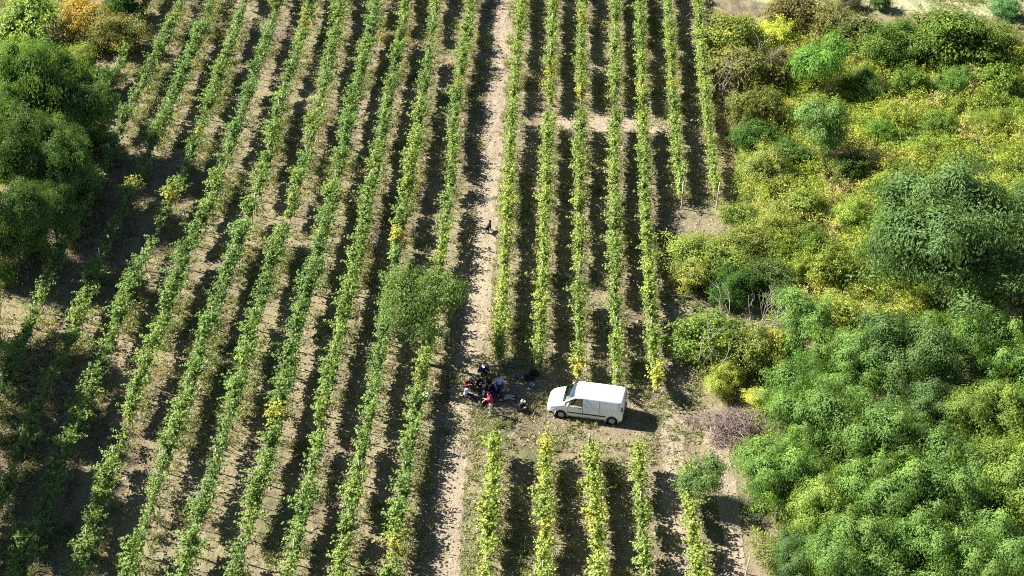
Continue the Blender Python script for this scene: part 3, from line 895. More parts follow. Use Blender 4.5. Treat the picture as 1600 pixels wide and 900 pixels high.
def stake(px, py, lean, ln, label, rad=.035, mat=None):
    p = at(px, py)
    m = tube_mesh('stake', [([(0, 0, -.1), (lean[0] * .5, lean[1] * .5, ln * .5), (lean[0], lean[1], ln)], [rad * 1.15, rad, rad * .9])], mat or M_POST, 7)
    tag(link('wooden_stake', m, None, (p.x, p.y, 0)), label, 'stake')
stake(1086, 893, (.55, .1, 0), 1.55, 'pale wooden stake leaning in the front row under the sapling', .045)
stake(1165, 897, (.15, .1, 0), 1.2, 'short pale stake at the bottom, beside the narrow track', .035)
stake(1358, 14, (.03, 0, 0), 1.9, 'thin white stake standing in the field at the top', .05)
stake(920, 716, (0, 0, 0), 1.9, 'bare dark topped wooden post in front of the van', .065)
stake(1065, 326, (0, 0, 0), 2.3, 'bare wooden end post of the short vine row', .055)
stake(1119, 327, (.1, 0, 0), 2.3, 'bare wooden end post of the thin outermost vine row', .055)
stake(776, 556, (.0, 0, 0), 2.0, 'pale end post of the vine row beside the track, above the people', .05)
stake(841, 578, (.0, 0, 0), 2.0, 'end post of the vine row above the teal bucket', .05)

# ------------------------------------------------------------------ simple mesh tools
def bm_mesh(name, bm, mats, smooth=True):
    me = bpy.data.meshes.new(name)
    bmesh.ops.recalc_face_normals(bm, faces=bm.faces)
    bm.to_mesh(me); bm.free()
    for m in (mats if isinstance(mats, (list, tuple)) else [mats]): me.materials.append(m)
    if smooth:
        for p in me.polygons: p.use_smooth = True
    return me

def lathe(bm, prof, n=20, axis='z', c=(0, 0, 0)):
    """prof: (radius, height) pairs"""
    rings = []
    for r_, h in prof:
        ring = []
        for k in range(n):
            a = 2 * math.pi * k / n
            u, v = r_ * math.cos(a), r_ * math.sin(a)
            co = (u, v, h) if axis == 'z' else (u, h, v)
            ring.append(bm.verts.new((co[0] + c[0], co[1] + c[1], co[2] + c[2])))
        rings.append(ring)
    for a, b in zip(rings[:-1], rings[1:]):
        for k in range(n):
            bm.faces.new((a[k], a[(k + 1) % n], b[(k + 1) % n], b[k]))
    return rings

def box(bm, c, s, bev=.0, rot=None):
    g = bmesh.ops.create_cube(bm, size=1.0)['verts']
    bmesh.ops.scale(bm, vec=s, verts=g)
    if bev:
        e = list({e for v in g for e in v.link_edges})
        g2 = bmesh.ops.bevel(bm, geom=e, offset=bev, segments=2, affect='EDGES', profile=.5)
        g = list({v for f in g2['faces'] for v in f.verts} | {v for v in g if v.is_valid})
    if rot is not None: bmesh.ops.rotate(bm, cent=(0, 0, 0), matrix=rot, verts=g)
    bmesh.ops.translate(bm, vec=c, verts=g)
    return g

# ------------------------------------------------------------------ van
def paint_mat():
    t = NT('white_car_paint')
    g = t.add('ShaderNodeNewGeometry').outputs['Position']
    c = t.mix(t.math('MULTIPLY', t.noise(1.6, 5, .6, g), .5), (.88, .89, .90), (.80, .80, .79))
    b = t.add('ShaderNodeBsdfPrincipled', i_Roughness=.32)
    b.inputs['Coat Weight'].default_value = .7; b.inputs['Coat Roughness'].default_value = .06
    t.ln(c, b.inputs['Base Color']); return t.out(b.outputs[0])
def glass_mat():
    t = NT('car_glass')
    gl = t.add('ShaderNodeBsdfGlossy', i_Roughness=.03); tr = t.add('ShaderNodeBsdfTransparent')
    tr.inputs[0].default_value = (.55, .62, .64, 1)
    f = t.add('ShaderNodeFresnel'); f.inputs[0].default_value = 1.6
    mx = t.add('ShaderNodeMixShader')
    t.ln(t.math('ADD', t.math('MULTIPLY', f.outputs[0], 1.4), .22, True), mx.inputs[0]); t.ln(tr.outputs[0], mx.inputs[1]); t.ln(gl.outputs[0], mx.inputs[2])
    return t.out(mx.outputs[0])
M_PAINT, M_GLASS = paint_mat(), glass_mat()
M_BLACK = plain('black_plastic', (.025, .025, .028), .6, .3)
M_TYRE = plain('tyre_rubber', (.02, .02, .02), .85, .2)
M_RIM = plain('wheel_metal', (.42, .43, .45), .35, .5, .6)
M_LAMP = plain('headlamp_glass', (.62, .66, .70), .12, .6)
M_RED = plain('tail_lamp_red', (.42, .02, .02), .2, .5)
M_SEAT = plain('seat_cloth', (.16, .06, .045), .9, .1)
M_DASH = plain('dashboard_grey', (.10, .10, .11), .7, .2)
M_PAPER = plain('white_paper', (.78, .78, .76), .8, .2)

# station: x, zb, wb, z1, w, belt, wbelt, zg, wg, zt, wt, zc
ST = np.array([
 [0.00, .34, .58, .46, .70, .66, .68, .74, .60, .78, .46, .80],
 [0.07, .28, .70, .46, .80, .72, .78, .82, .69, .87, .52, .89],
 [0.22, .25, .84, .48, .89, .84, .87, .92, .77, .96, .58, .98],
 [0.50, .24, .88, .50, .95, .94, .93, 1.02, .83, 1.06, .64, 1.085],
 [0.86, .24, .89, .52, .955, 1.03, .94, 1.11, .85, 1.155, .70, 1.18],
 [1.05, .24, .89, .52, .955, 1.08, .945, 1.20, .86, 1.275, .72, 1.31],
 [1.40, .24, .89, .52, .955, 1.09, .945, 1.47, .82, 1.575, .68, 1.615],
 [1.74, .24, .89, .52, .955, 1.10, .945, 1.68, .80, 1.80, .65, 1.845],
 [2.05, .24, .89, .52, .955, 1.10, .945, 1.72, .80, 1.845, .65, 1.89],
 [3.20, .24, .89, .52, .955, 1.10, .945, 1.73, .80, 1.855, .65, 1.905],
 [4.45, .24, .89, .52, .955, 1.10, .945, 1.72, .80, 1.84, .65, 1.885],
 [4.66, .28, .87, .52, .94, 1.10, .93, 1.68, .79, 1.79, .63, 1.83],
 [4.75, .34, .82, .54, .90, 1.10, .89, 1.62, .76, 1.71, .60, 1.74]])

def van_pt(x, t, side, off=0.0):
    v = [np.interp(x, ST[:, 0], ST[:, k]) for k in range(1, 12)]
    zb, wb, z1, w, bl, wbl, zg, wg, zt, wt, zc = v
    P = [(wb, zb), (w, z1), (w + .004, (z1 + bl) / 2), (wbl, bl), (wg, zg), (wt, zt), (0, zc)]
    t = max(0, min(6, t)); k = min(5, int(t)); f = t - k
    a, b = P[k], P[k + 1]
    y, z = a[0] + (b[0] - a[0]) * f, a[1] + (b[1] - a[1]) * f
    if t > 4 : z += .012 * math.sin((t - 4) / 2 * math.pi)
    nx, nz = (b[1] - a[1]), -(b[0] - a[0]); l = math.hypot(nx, nz) or 1
    return Vector((x, side * (y + off * nx / l), z + off * nz / l))

def build_van():
    F_, B_ = at(876.5, 653), at(956, 663.5)
    d = (B_ - F_).normalized(); ang = math.atan2(d.y, d.x)
    sc = (B_ - F_).length / 3.2
    o3 = F_ - Matrix.Rotation(ang, 3, 'Z') @ Vector((.92, -.90, 0)) * sc
    root = empty('delivery_van', (o3.x, o3.y, 0), ang); root.scale = (sc, sc, sc)
    tag(root, 'white panel van parked on the clearing among the vines', 'van')
    AX = (.92, 4.12); ZW, RW = .325, .325
    win_side = lambda x, t: 3.14 < t < 3.86 and 1.16 < x < 2.20
    win_front = lambda x, t: t > 4.55 and .98 < x < 1.70
    xs = sorted(set([round(v, 3) for v in np.concatenate([np.arange(0, .3, .05), np.arange(.3, 4.6, .06), np.arange(4.6, 4.751, .05), [4.75]])]))
    ts = [0, .5, 1, 1.33, 1.66, 2, 2.33, 2.66, 3, 3.14, 3.38, 3.62, 3.86, 4, 4.25, 4.55, 4.8, 5, 5.33, 5.66, 6]
    bm = bmesh.new()
    full = [(t, -1) for t in ts] + [(t, 1) for t in ts[-2::-1]]
    G = [[bm.verts.new(van_pt(x, t, s)) for t, s in full] for x in xs]
    for i in range(len(xs) - 1):
        xm = (xs[i] + xs[i + 1]) / 2
        for j in range(len(full) - 1):
            tm = (full[j][0] + full[j + 1][0]) / 2
            if win_side(xm, tm) or win_front(xm, tm): continue
            z = van_pt(xm, tm, 1).z
            if tm < 3 and any((xm - a) ** 2 + (z - ZW) ** 2 < .385 ** 2 for a in AX): continue
            bm.faces.new((G[i][j], G[i][j + 1], G[i + 1][j + 1], G[i + 1][j]))
        bm.faces.new((G[i][0], G[i + 1][0], G[i + 1][-1], G[i][-1]))
    for g in (G[0], G[-1]):
        n = len(g)
        for j in range(n // 2): 
            q = (g[j], g[j + 1], g[n - 2 - j], g[n - 1 - j])
            if len(set(q)) == 4: bm.faces.new(q)
            elif len(set(q)) == 3: bm.faces.new(tuple(dict.fromkeys(q)))
    link('body', bm_mesh('body', bm, M_PAINT), root)
    def patch(name, mat, x0, x1, t0, t1, side, off, parent=root, nx=14, nt=6, wrap=False, thick=0.0):
        bm = bmesh.new()
        tt = [(t0 + (t1 - t0) * k / nt, side) for k in range(nt + 1)]
        if wrap: tt = [(t, -1) for t, _ in tt] + [(t, 1) for t, _ in tt[-2::-1]]
        g = [[bm.verts.new(van_pt(x0 + (x1 - x0) * i / nx, t, s, off)) for t, s in tt] for i in range(nx + 1)]
        for i in range(nx):
            for j in range(len(tt) - 1): bm.faces.new((g[i][j], g[i][j + 1], g[i + 1][j + 1], g[i + 1][j]))
        if thick:
            bmesh.ops.recalc_face_normals(bm, faces=bm.faces)
            bmesh.ops.solidify(bm, geom=bm.faces[:], thickness=thick)
        return link(name, bm_mesh(name, bm, mat), parent)
    patch('windscreen', M_GLASS, .94, 1.735, 4.42, 6, -1, .006, wrap=True, nt=8)
    for s in (-1, 1):
        dr = patch('door', M_PAINT, 1.32, 2.24, .85, 3.10, s, .007, thick=.006)
        b2 = bmesh.new(); p = van_pt(2.08, 2.72, s, .03); box(b2, p, (.17, .035, .04), .01)
        link('handle', bm_mesh('handle', b2, M_BLACK), dr)
        patch('side_window', M_GLASS, 1.12, 2.22, 3.10, 3.90, s, .009)
        b3 = bmesh.new()
        for xa, xb, ta, tb in ((2.20, 2.25, 3.08, 3.92), (1.12, 2.22, 3.05, 3.12)):
            vs_ = [b3.verts.new(van_pt(x, t, s, .012)) for x, t in ((xa, ta), (xb, ta), (xb, tb), (xa, tb))]
            b3.faces.new(vs_)
        link('window_seal', bm_mesh('window_seal', b3, M_BLACK, False), root)
        for xa in (1.305, 2.255, 3.30): patch('panel_gap', M_BLACK, xa, xa + .022, .85, 3.9 if xa > 2.3 else 3.05, s, .004, nx=1)
        patch('rub_strip', M_BLACK, 1.34, 3.72, 1.12, 1.42, s, .012, thick=.01)
        patch('tail_light', M_RED, 4.655, 4.752, 3.02, 3.55, s, .010)
        patch('headlight', M_LAMP, .05, .42, 2.55, 3.8, s, .010)
        b4 = bmesh.new(); p = van_pt(1.36, 3.08, s, .14)
        box(b4, p + Vector((0, 0, .06)), (.12, .20, .24), .04); box(b4, p + Vector((0, -s * .1, -.03)), (.06, .14, .05), .01)
        link('wing_mirror', bm_mesh('wing_mirror', b4, M_PAINT), root)
        for a in AX:
            arch = [(Vector((a + .385 * math.cos(q), s * .955, ZW + .385 * math.sin(q)))) for q in np.linspace(-.25, math.pi + .25, 18)]
            link('wheel_arch', tube_mesh('wheel_arch', [(arch, [.022] * 18)], M_PAINT, 6), root)
            w = empty('wheel'); w.parent = root; w.location = (a, s * .86, ZW)
            bt = bmesh.new()
            lathe(bt, [(.20, -.10), (.28, -.105), (RW - .015, -.09), (RW, -.05), (RW, .05), (RW - .015, .09), (.28, .105), (.20, .10)], 28, 'y')
            link('tyre', bm_mesh('tyre', bt, M_TYRE), w)
            br = bmesh.new()
            rr = lathe(br, [(.205, -.08), (.205, .085), (.19, .10), (.17, .07)], 28, 'y')
            br.faces.new(rr[-1])
            for q in range(7):
                an = 2 * math.pi * q / 7
                box(br, (.10 * math.cos(an), .085, .10 * math.sin(an)), (.16, .03, .045), .008, Matrix.Rotation(0, 3, 'Y'))
            lathe(br, [(.06, .07), (.055, .115), (.01, .118)], 14, 'y')
            for v in br.verts: v.co.y *= s
            link('rim', bm_mesh('rim', br, M_RIM, False), w)
            bi = bmesh.new(); lathe(bi, [(.40, s * .02), (.40, -s * .28), (.01, -s * .28)], 20, 'y', (a, s * .93, ZW))
            link('wheel_well', bm_mesh('wheel_well', bi, M_BLACK), root)
    bf = bmesh.new(); box(bf, (.10, 0, .40), (.26, 1.30, .20), .05); box(bf, (.02, 0, .62), (.05, .80, .09), .02)
    for s in (-1, 1): box(bf, (.34, s * .78, .37), (.40, .26, .17), .04)
    link('front_bumper', bm_mesh('front_bumper', bf, M_BLACK), root)
    bf = bmesh.new(); box(bf, (4.72, 0, .45), (.18, 1.72, .24), .05)
    link('rear_bumper', bm_mesh('rear_bumper', bf, M_BLACK), root)
    bp = bmesh.new(); box(bp, (4.775, .0, .86), (.015, .52, .12), .004)
    link('number_plate', bm_mesh('number_plate', bp, M_PAPER), root)
    bp = bmesh.new(); box(bp, (-.035, .0, .42), (.015, .52, .11), .004)
    link('number_plate', bm_mesh('number_plate', bp, M_PAPER), root)
    bs = bmesh.new(); box(bs, (4.752, 0, 1.05), (.012, .012, 1.1))
    link('door_gap', bm_mesh('door_gap', bs, M_BLACK), root)
    for y0 in (-.35, .12):
        a, b = van_pt(.955, 5.6, 1, .02), van_pt(1.30, 5.6, 1, .02)
        a.y, b.y = y0, y0 + .38
        link('wiper', tube_mesh('wiper', [([a, (a + b) / 2, b], [.012, .012, .008])], M_BLACK, 5), root)
    for s in (-1, 1):
        b5 = bmesh.new(); box(b5, (1.98, s * .42, .72), (.50, .50, .16), .05); box(b5, (2.20, s * .42, 1.08), (.14, .48, .62), .05, None); box(b5, (2.22, s * .42, 1.48), (.10, .26, .18), .04)
        link('seat', bm_mesh('seat', b5, M_SEAT), root)
    b6 = bmesh.new(); box(b6, (1.28, 0, 1.00), (.52, 1.66, .22), .06); link('dashboard', bm_mesh('dashboard', b6, M_DASH), root)
    b7 = bmesh.new(); box(b7, (2.42, 0, 1.0), (.03, 1.70, 1.4)); box(b7, (1.7, 0, .5), (1.4, 1.7, .03)); link('bulkhead', bm_mesh('bulkhead', b7, M_DASH), root)
    b8 = bmesh.new(); box(b8, (1.28, -.30, 1.125), (.34, .50, .014), 0, None); link('paper_sheet', bm_mesh('paper_sheet', b8, M_PAPER), root)
    b9 = bmesh.new(); rr = []
    b9.free()
    st = [Vector((1.66 + .06 * math.cos(q), .42 + .19 * math.sin(q), 1.10 + .17 * math.cos(q))) for q in np.linspace(0, 6.28, 20)]
    link('steering_wheel', tube_mesh('steering_wheel', [(st, [.016] * 20)], M_BLACK, 6), root)
build_van()

# ------------------------------------------------------------------ buckets, crates, sack, cloth
def bucket(px, py, mat, label, r=.16, h=.30, tip=None):
    p = at(px, py)
    root = empty('bucket', (p.x, p.y, 0)); tag(root, label, 'bucket')
    bm = bmesh.new()
    rr = lathe(bm, [(.01, .004), (r * .76, .0), (r, h), (r * 1.07, h), (r * 1.07, h - .025), (r * 1.0, h - .026)], 24)
    rr = lathe(bm, [(r * 1.06, h + .001), (r * .96, h), (r * .73, .012), (.01, .012)], 24)
    link('pail', bm_mesh('pail', bm, mat), root)
    hd = [Vector((r * 1.07 * math.cos(q), -.02 - .7 * r * math.sin(q), h - .02 - .5 * r * math.sin(q))) for q in np.linspace(0, math.pi, 12)]
    link('handle', tube_mesh('handle', [(hd, [.006] * 12)], M_RIM, 5), root)
M_TEAL = plain('teal_plastic', (.13, .36, .40), .45, .4)
M_GREYP = plain('grey_plastic', (.17, .19, .20), .5, .3)
M_DARKP = plain('dark_plastic', (.02, .022, .025), .5, .3)
bucket(831, 606, M_TEAL, 'pale teal bucket on the shaded grass between the people and the van')
bucket(806, 591, M_GREYP, 'dull grey bucket right of the person in the lavender shirt', .15, .28)

def crate(px, py, rz, label):
    p = at(px, py); root = empty('grape_crate', (p.x, p.y, 0), rz); tag(root, label, 'crate', 'dark picking crates')
    bm = bmesh.new(); box(bm, (0, 0, .012), (.56, .36, .024))
    for s in (-1, 1):
        for k in range(3):
            box(bm, (0, s * .185, .055 + k * .095), (.58, .014, .07)); box(bm, (s * .285, 0, .055 + k * .095), (.014, .356, .07))
    for sx in (-1, 1):
        for sy in (-1, 1): box(bm, (sx * .278, sy * .178, .15), (.036, .036, .30), .005)
    link('crate_frame', bm_mesh('crate_frame', bm, M_DARKP, False), root)
    b2 = bmesh.new(); rr = random.Random(int(px))
    for k in range(60):
        g = bmesh.ops.create_icosphere(b2, subdivisions=1, radius=.035)['verts']
        bmesh.ops.translate(b2, vec=(rr.uniform(-.23, .23), rr.uniform(-.13, .13), rr.uniform(.12, .25)), verts=g)
    link('grapes', bm_mesh('grapes', b2, plain('dark_grapes', (.03, .015, .05), .4, .4)), root)
crate(827, 592, .3, 'black crate nearest the vine row end, above the teal bucket')
crate(835, 586, -.2, 'black crate behind the first, at the foot of the vine row')

def sack(px, py):
    p = at(px, py); rng = np.random.default_rng(2)
    bm = bmesh.new(); bmesh.ops.create_icosphere(bm, subdivisions=4, radius=1)
    for v in bm.verts:
        n = float(NZ(v.co.x * 3 + 5, v.co.y * 3 + v.co.z * 4, .7)) - .5 + .5 * (float(NZ(v.co.x * 3 + 25, v.co.y * 3 - v.co.z * 3, .3)) - .5)
        sx = abs(v.co.x) ** .7 * (1 if v.co.x > 0 else -1); sy = abs(v.co.y) ** .7 * (1 if v.co.y > 0 else -1)
        v.co = Vector((sx * .40 * (1 + .25 * n), sy * .32 * (1 + .3 * n), max(0, .10 + v.co.z * .13 * (1 + .9 * n))))
    o = link('sack', bm_mesh('sack', bm, plain('pale_sackcloth', (.70, .66, .58), .8, .15, var=.1)), None, (p.x, p.y, 0), .3)
    tag(o, 'crumpled whitish sack lying beside the vine row left of the track', 'sack')
sack(664, 622)

def cloth(px, py, rz, sx, sy, col, label):
    p = at(px, py); bm = bmesh.new(); bmesh.ops.create_grid(bm, x_segments=36, y_segments=30, size=.5)
    for v in bm.verts:
        n = float(NZ(v.co.x * 10 + 3, v.co.y * 10, 1.3)); n2 = float(NZ(v.co.x * 10 + 30, v.co.y * 10, .5))
        v.co = Vector((v.co.x * sx * (1 + .12 * n), v.co.y * sy * (1 + .14 * n2), .02 + .07 * n + .03 * n2))
    bmesh.ops.recalc_face_normals(bm, faces=bm.faces); bmesh.ops.solidify(bm, geom=bm.faces[:], thickness=.012)
    o = link('blanket', bm_mesh('blanket', bm, plain('navy_cloth', col, .9, .1)), None, (p.x, p.y, .02), rz)
    tag(o, label, 'blanket')
cloth(768, 612, .2, 1.35, 1.1, (.022, .022, .085), 'rumpled navy blue blanket on the ground in the middle of the group')

# ------------------------------------------------------------------ people
def remesh(V, F, vox, name):
    me = bpy.data.meshes.new(name); me.from_pydata([tuple(v) for v in V], [], F); me.update()
    o = bpy.data.objects.new('remesh', me); COL.objects.link(o)
    m = o.modifiers.new('r', 'REMESH'); m.mode = 'VOXEL'; m.voxel_size = vox
    s = o.modifiers.new('s', 'SMOOTH'); s.factor = .5; s.iterations = 3
    dg = bpy.context.evaluated_depsgraph_get()
    out = bpy.data.meshes.new_from_object(o.evaluated_get(dg))
    bpy.data.objects.remove(o); bpy.data.meshes.remove(me)
    out.name = name
    return out

def capsules(paths, sides=10):
    """closed tapered tubes with rounded ends as one triangle and quad soup"""
    V, F = [], []
    for P, rad in paths:
        P = [Vector(p) for p in P]
        d0, d1 = (P[1] - P[0]).normalized(), (P[-1] - P[-2]).normalized()
        ext = [(P[0] - d0 * rad[0] * .85, rad[0] * .45)] + list(zip(P, rad)) + [(P[-1] + d1 * rad[-1] * .85, rad[-1] * .45)]
        PP = [e[0] for e in ext]; RR = [e[1] for e in ext]
        base = len(V); k = len(PP)
        for q in range(k):
            d = (PP[min(q + 1, k - 1)] - PP[max(q - 1, 0)]).normalized()
            ref = Vector((1, .1, .05)) if abs(d.z) > .7 else Vector((.05, .1, 1))
            X = d.cross(ref).normalized(); Y = d.cross(X)
            for a in range(sides):
                an = 2 * math.pi * a / sides
                V.append(PP[q] + (X * math.cos(an) + Y * math.sin(an)) * RR[q])
        for q in range(k - 1):
            for a in range(sides):
                b = (a + 1) % sides
                F.append((base + q * sides + a, base + q * sides + b, base + (q + 1) * sides + b, base + (q + 1) * sides + a))
        F.append(tuple(base + a for a in range(sides))[::-1]); F.append(tuple(base + (k - 1) * sides + a for a in range(sides)))
    return V, F

def ik(a, b, l1, l2, bend):
    d = b - a; L = min(d.length, (l1 + l2) * .985); u = d.normalized()
    x = (l1 * l1 - l2 * l2 + L * L) / (2 * L); h = math.sqrt(max(0, l1 * l1 - x * x))
    n = (bend - u * bend.dot(u)).normalized()
    return a + u * x + n * h, a + u * L

def mcol(name, c, r=.8): return plain(name, c, r, .2, var=.15, scale=12)
SKIN = mcol('skin', (.50, .31, .22), .55)
M_EYE = mcol('eye_dark', (.03, .02, .02), .3); M_LIP = mcol('lip', (.40, .16, .14), .5)
PV = Vector

def person(px, py, heading, pose, shirt, trousers, hair, label, lean=.15, hands=None, sleeves=1.0, hat=None, legs=1.0, shoes=(.05, .05, .05), look=-.15, dz=0.0):
    p0 = at(px, py)
    root = empty('person', (p0.x, p0.y, 0), heading); tag(root, label, 'person', 'pickers resting in the shade')
    if pose == 'stand': hip, kn, an = .93, [(.03, .11, .50), (-.02, -.11, .50)], [(-.03, .13, .09), (.02, -.12, .09)]
    elif pose == 'knees_up': hip, kn, an = .14, [(.36, .16, .50), (.38, -.14, .47)], [(.58, .14, .09), (.62, -.13, .09)]
    elif pose == 'legs_out': hip, kn, an = .14, [(.43, .12, .20), (.42, -.14, .26)], [(.86, .12, .09), (.80, -.16, .09)]
    elif pose == 'crate': hip, kn, an = .45, [(.42, .16, .50), (.43, -.15, .50)], [(.44, .17, .09), (.40, -.14, .09)]
    pel = PV((0, 0, hip)); T = .50
    ch = pel + PV((math.sin(lean) * T * .8, 0, math.cos(lean) * T * .8)); nb = pel + PV((math.sin(lean * 1.1) * T, 0, math.cos(lean * 1.1) * T))
    hd = nb + PV((math.sin(lean + .25) * .20 , 0, .19))
    sh = [ch + PV((0, s * .19, .05)) for s in (1, -1)]; hp = [pel + PV((.0, s * .095, -.02)) for s in (1, -1)]
    hands = hands or [(.42, .2, .5), (.42, -.2, .5)]
    el, wr = [], []
    for s_, hnd, q in zip(sh, hands, (1, -1)):
        e, w = ik(s_, PV(hnd), .29, .26, PV((-.2, q * .7, -.7))); el.append(e); wr.append(w)
    body = [([pel, pel.lerp(ch, .5), ch], [.135, .125, .14]), ([sh[0].lerp(ch, .2), ch, sh[1].lerp(ch, .2)], [.075, .12, .075]),
            ([ch, nb, hd], [.075, .058, .06]), ([hd + PV((-.015, 0, -.02)), hd + PV((.0, 0, .04))], [.088, .088]), ([hd + PV((.03, 0, -.07)), hd + PV((.06, 0, -.075))], [.055, .04]),
            ([hd + PV((.075, 0, .0)), hd + PV((.102, 0, -.025))], [.012, .014])]
    for q in (1, -1): body.append(([hd + PV((-.01, q * .085, .005)), hd + PV((-.02, q * .097, -.01))], [.02, .016]))
    for k in range(2):
        body.append(([sh[k], sh[k].lerp(el[k], .5), el[k]], [.058, .05, .04])); body.append(([el[k], el[k].lerp(wr[k], .4), wr[k]], [.042, .038, .027]))
        kk, aa = PV(kn[k]), PV(an[k])
        body.append(([hp[k], hp[k].lerp(kk, .5), kk], [.088, .075, .056])); body.append(([kk, kk.lerp(aa, .35), aa], [.056, .055, .036]))
        fd = PV((1, (.12 if k == 0 else -.12), 0)).normalized()
        body.append(([aa + PV((-.03, 0, -.03)), aa + fd * .10 + PV((0, 0, -.045)), aa + fd * .16 + PV((0, 0, -.05))], [.038, .036, .028]))
        hv = (wr[k] - el[k]).normalized(); body.append(([wr[k], wr[k] + hv * .08], [.028, .036]))
    V, F = capsules(body); me = remesh(V, F, .013, 'body')
    # fingers, eyes and mouth join the same mesh
    bm = bmesh.new(); bm.from_mesh(me)
    ex = []
    for k in range(2):
        hv = (wr[k] - el[k]).normalized(); sd = hv.cross(PV((0, 0, 1)));  sd = sd.normalized() if sd.length > .1 else PV((0, 1, 0)); up = sd.cross(hv)
        b0 = wr[k] + hv * .075
        for f, l in zip((-.027, -.009, .009, .026), (.062, .075, .07, .055)):
            a = b0 + sd * f; m1 = a + hv * l * .55 - up * .008; ex.append(([a, m1, m1 + hv * l * .4 - up * .025], [.0095, .009, .0075], 0))
        q = 1 if k == 0 else -1
        a = wr[k] + hv * .03 + sd * (-q) * .026; ex.append(([a, a + (hv - sd * q).normalized() * .035, a + hv * .06 - sd * q * .03 - up * .02], [.011, .010, .008], 0))
    for q in (1, -1): ex.append(([hd + PV((.078, q * .032, .015)), hd + PV((.086, q * .032, .015))], [.010, .010], 1))
    ex.append(([hd + PV((.085, -.02, -.055)), hd + PV((.088, .02, -.055))], [.008, .008], 2))
    for P, r_, mi in ex:
        v_, f_ = capsules([(P, r_)], 6); nv = [bm.verts.new(v) for v in v_]
        for f in f_:
            fc = bm.faces.new([nv[i] for i in f]); fc.material_index = mi
    bm.to_mesh(me); bm.free()
    me.materials.clear()
    for m in (SKIN, M_EYE, M_LIP): me.materials.append(m)
    for p in me.polygons: p.use_smooth = True
    link('body', me, root)
    def wear(nm, paths, mat, vox=.016):
        V, F = capsules(paths); m = remesh(V, F, vox, nm); m.materials.clear(); m.materials.append(mat)
        for p in m.polygons: p.use_smooth = True
        return link(nm, m, root)
    sp = [([pel + PV((0, 0, .03)), pel.lerp(ch, .5), ch], [.158, .15, .162]), ([sh[0].lerp(ch, .15), ch, sh[1].lerp(ch, .15)], [.092, .14, .092]), ([ch, nb.lerp(ch, .25)], [.10, .078])]
    for k in range(2):
        if sleeves > 0: sp.append(([sh[k], sh[k].lerp(el[k], min(1, sleeves))], [.076, .062]))
        if sleeves > 1: sp.append(([el[k], el[k].lerp(wr[k], .85)], [.06, .045]))
    wear('shirt', sp, mcol('shirt_cloth', shirt))
    tp = [([hp[0], pel, hp[1]], [.12, .145, .12])]
    for k in range(2):
        kk, aa = PV(kn[k]), PV(an[k])
        tp.append(([hp[k], hp[k].lerp(kk, min(1, legs * 2))], [.108, .076 if legs >= .5 else .09]))
        if legs > .5: tp.append(([kk, kk.lerp(aa, .9 * (legs - .5) * 2)], [.074, .055]))
    wear('trousers', tp, mcol('trouser_cloth', trousers))
    for k in range(2):
        aa = PV(an[k]); fd = PV((1, (.12 if k == 0 else -.12), 0)).normalized()
        wear('shoe', [([aa + PV((-.04, 0, -.035)), aa + fd * .09 + PV((0, 0, -.045)), aa + fd * .17 + PV((0, 0, -.055))], [.05, .046, .034])], mcol('shoe_leather', shoes))
    if hat is None:
        hs = [([hd + PV((-.045, 0, .0)), hd + PV((-.02, 0, .05))], [.088, .097]), ([hd + PV((.02, 0, .075)), hd + PV((-.05, 0, .06))], [.07, .08])]
        if hair[3]: hs.append(([hd + PV((-.07, 0, .0)), hd + PV((-.11, 0, -.14)), hd + PV((-.13, 0, -.26))], [.075, .07, .045]))
        wear('hair', hs, mcol('hair', hair[:3], .6), .013)
    else:
        wear('hair', [([hd + PV((-.05, 0, -.03)), hd + PV((-.03, 0, .02))], [.084, .092])], mcol('hair', hair[:3], .6), .013)
        c = wear('cap', [([hd + PV((-.02, 0, .045)), hd + PV((-.015, 0, .075))], [.104, .085])], mcol('cap_cloth', hat), .013)
        bm = bmesh.new(); box(bm, hd + PV((.125, 0, .045)), (.11, .15, .012), .004); link('peak', bm_mesh('peak', bm, mcol('cap_peak', hat)), c)
    return root

BLK, DRK, JEAN = (.018, .018, .022), (.03, .03, .035), (.035, .05, .10)
H_DK, H_BR, H_GR = (.02, .016, .014, 0), (.07, .04, .025, 1), (.34, .33, .32, 0)
person(754, 582, R(-80), 'knees_up', (.02, .025, .16), BLK, H_DK, 'person in navy top and pale cap, sitting farthest back below the vines', .45, [(.45, .2, .5), (.5, -.18, .45)], 1.6, hat=(.62, .70, .80))
person(730, 604, R(-50), 'knees_up', (.12, .02, .025), BLK, H_GR, 'grey haired person in a dark red top, sitting above the white shirt', .3, None, 1.6)
person(727, 619, R(-32), 'legs_out', (.80, .80, .82), (.035, .04, .075), H_DK, 'person in a white T-shirt sitting at the left edge of the group', .35, [(.5, .1, .42), (.42, -.22, .3)], .6)
person(748, 603, R(-95), 'knees_up', BLK, BLK, H_DK, 'dark haired person in black, sitting between the dark red and the bare armed one', .2, None, 1.7)
person(764, 606, R(-85), 'crate', (.045, .03, .025), BLK, H_BR, 'bare armed long haired person in a brown black vest, hands together', .35, [(.42, .05, .55), (.42, -.05, .55)], 0)
person(780, 609, R(-92), 'crate', (.46, .44, .74), JEAN, H_DK, 'person in a lavender shirt and dark jeans, facing the camera', .15, [(.30, .38, .48), (.42, -.18, .55)], .75)
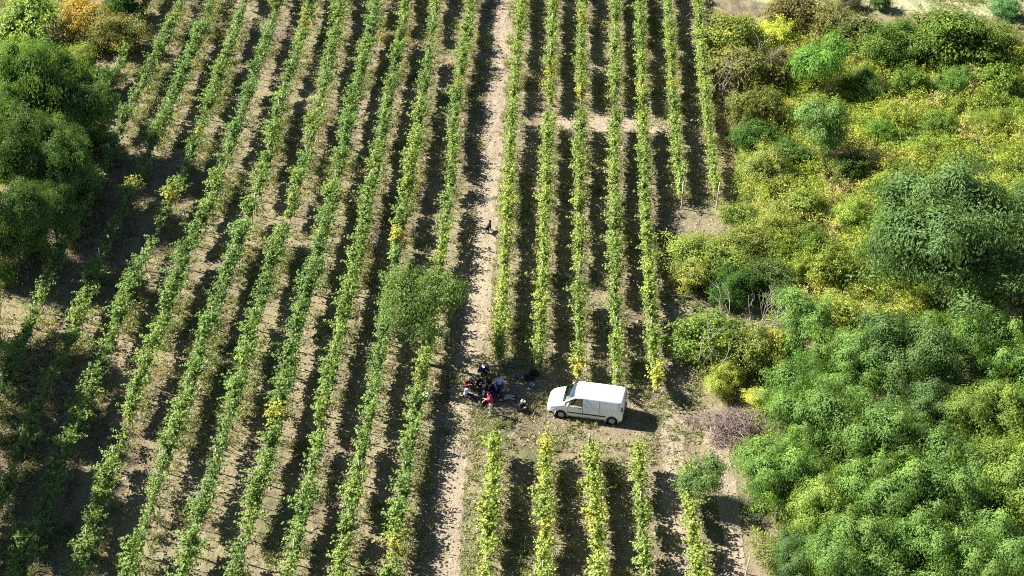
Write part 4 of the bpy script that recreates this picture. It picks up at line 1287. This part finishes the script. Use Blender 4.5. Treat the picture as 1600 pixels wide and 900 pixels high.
person(751, 618, R(-15), 'knees_up', BLK, BLK, H_GR, 'grey haired person in black, left of the navy blanket', .25, None, 1.7)
person(755, 631, R(75), 'knees_up', DRK, BLK, (.26, .22, .19, 0), 'person in black seen from behind, left of the red shirt', .2, None, 1.7)
person(767, 648, R(172), 'stand', (.42, .03, .06), (.62, .58, .52), H_DK, 'person standing in a red shirt and pale trousers, one arm held out', .12, [(.50, -.15, 1.12), (.46, .12, 1.08)], .75, shoes=(.4, .38, .36))
person(783, 625, R(8), 'legs_out', (.05, .02, .025), (.30, .38, .50), H_BR, 'long haired person with light blue jeans, legs stretched to the right', .1, [(-.1, .3, .12), (.3, -.2, .3)], 1.0)
person(811, 642, R(-20), 'knees_up', BLK, BLK, H_GR, 'person in black with a white cap, sitting apart on the right', .25, None, 1.7, hat=(.75, .73, .70))

# ------------------------------------------------------------------ dog
def dog(px, py, heading):
    p = at(px, py); s = 1.0
    ps = [([(-.26, 0, .42), (0, 0, .40), (.22, 0, .43)], [.13, .125, .15]), ([(.24, 0, .46), (.36, 0, .60), (.40, 0, .66)], [.10, .085, .09]), ([(.40, 0, .66), (.48, 0, .65), (.56, 0, .62)], [.085, .06, .035]),
          ([(-.33, 0, .46), (-.45, 0, .56), (-.50, 0, .68)], [.05, .055, .03])]
    for q in (1, -1):
        ps.append(([(.22, q * .09, .38), (.21, q * .09, .20), (.23, q * .09, .05), (.27, q * .09, .03)], [.06, .038, .03, .03]))
        ps.append(([(-.24, q * .09, .40), (-.17, q * .09, .26), (-.30, q * .09, .17), (-.27, q * .09, .04), (-.22, q * .09, .03)], [.09, .055, .032, .03, .03]))
        ps.append(([(.38, q * .06, .72), (.36, q * .075, .80)], [.035, .012]))
    V, F = capsules(ps); me = remesh(V, F, .014, 'dog'); me.materials.clear(); me.materials.append(plain('black_fur', (.018, .014, .013), .8, .2, var=.3, scale=30))
    for q in me.polygons: q.use_smooth = True
    tag(link('dog', me, None, (p.x, p.y, 0), heading), 'black dog standing on the dirt track', 'dog')
dog(763, 362, R(70))
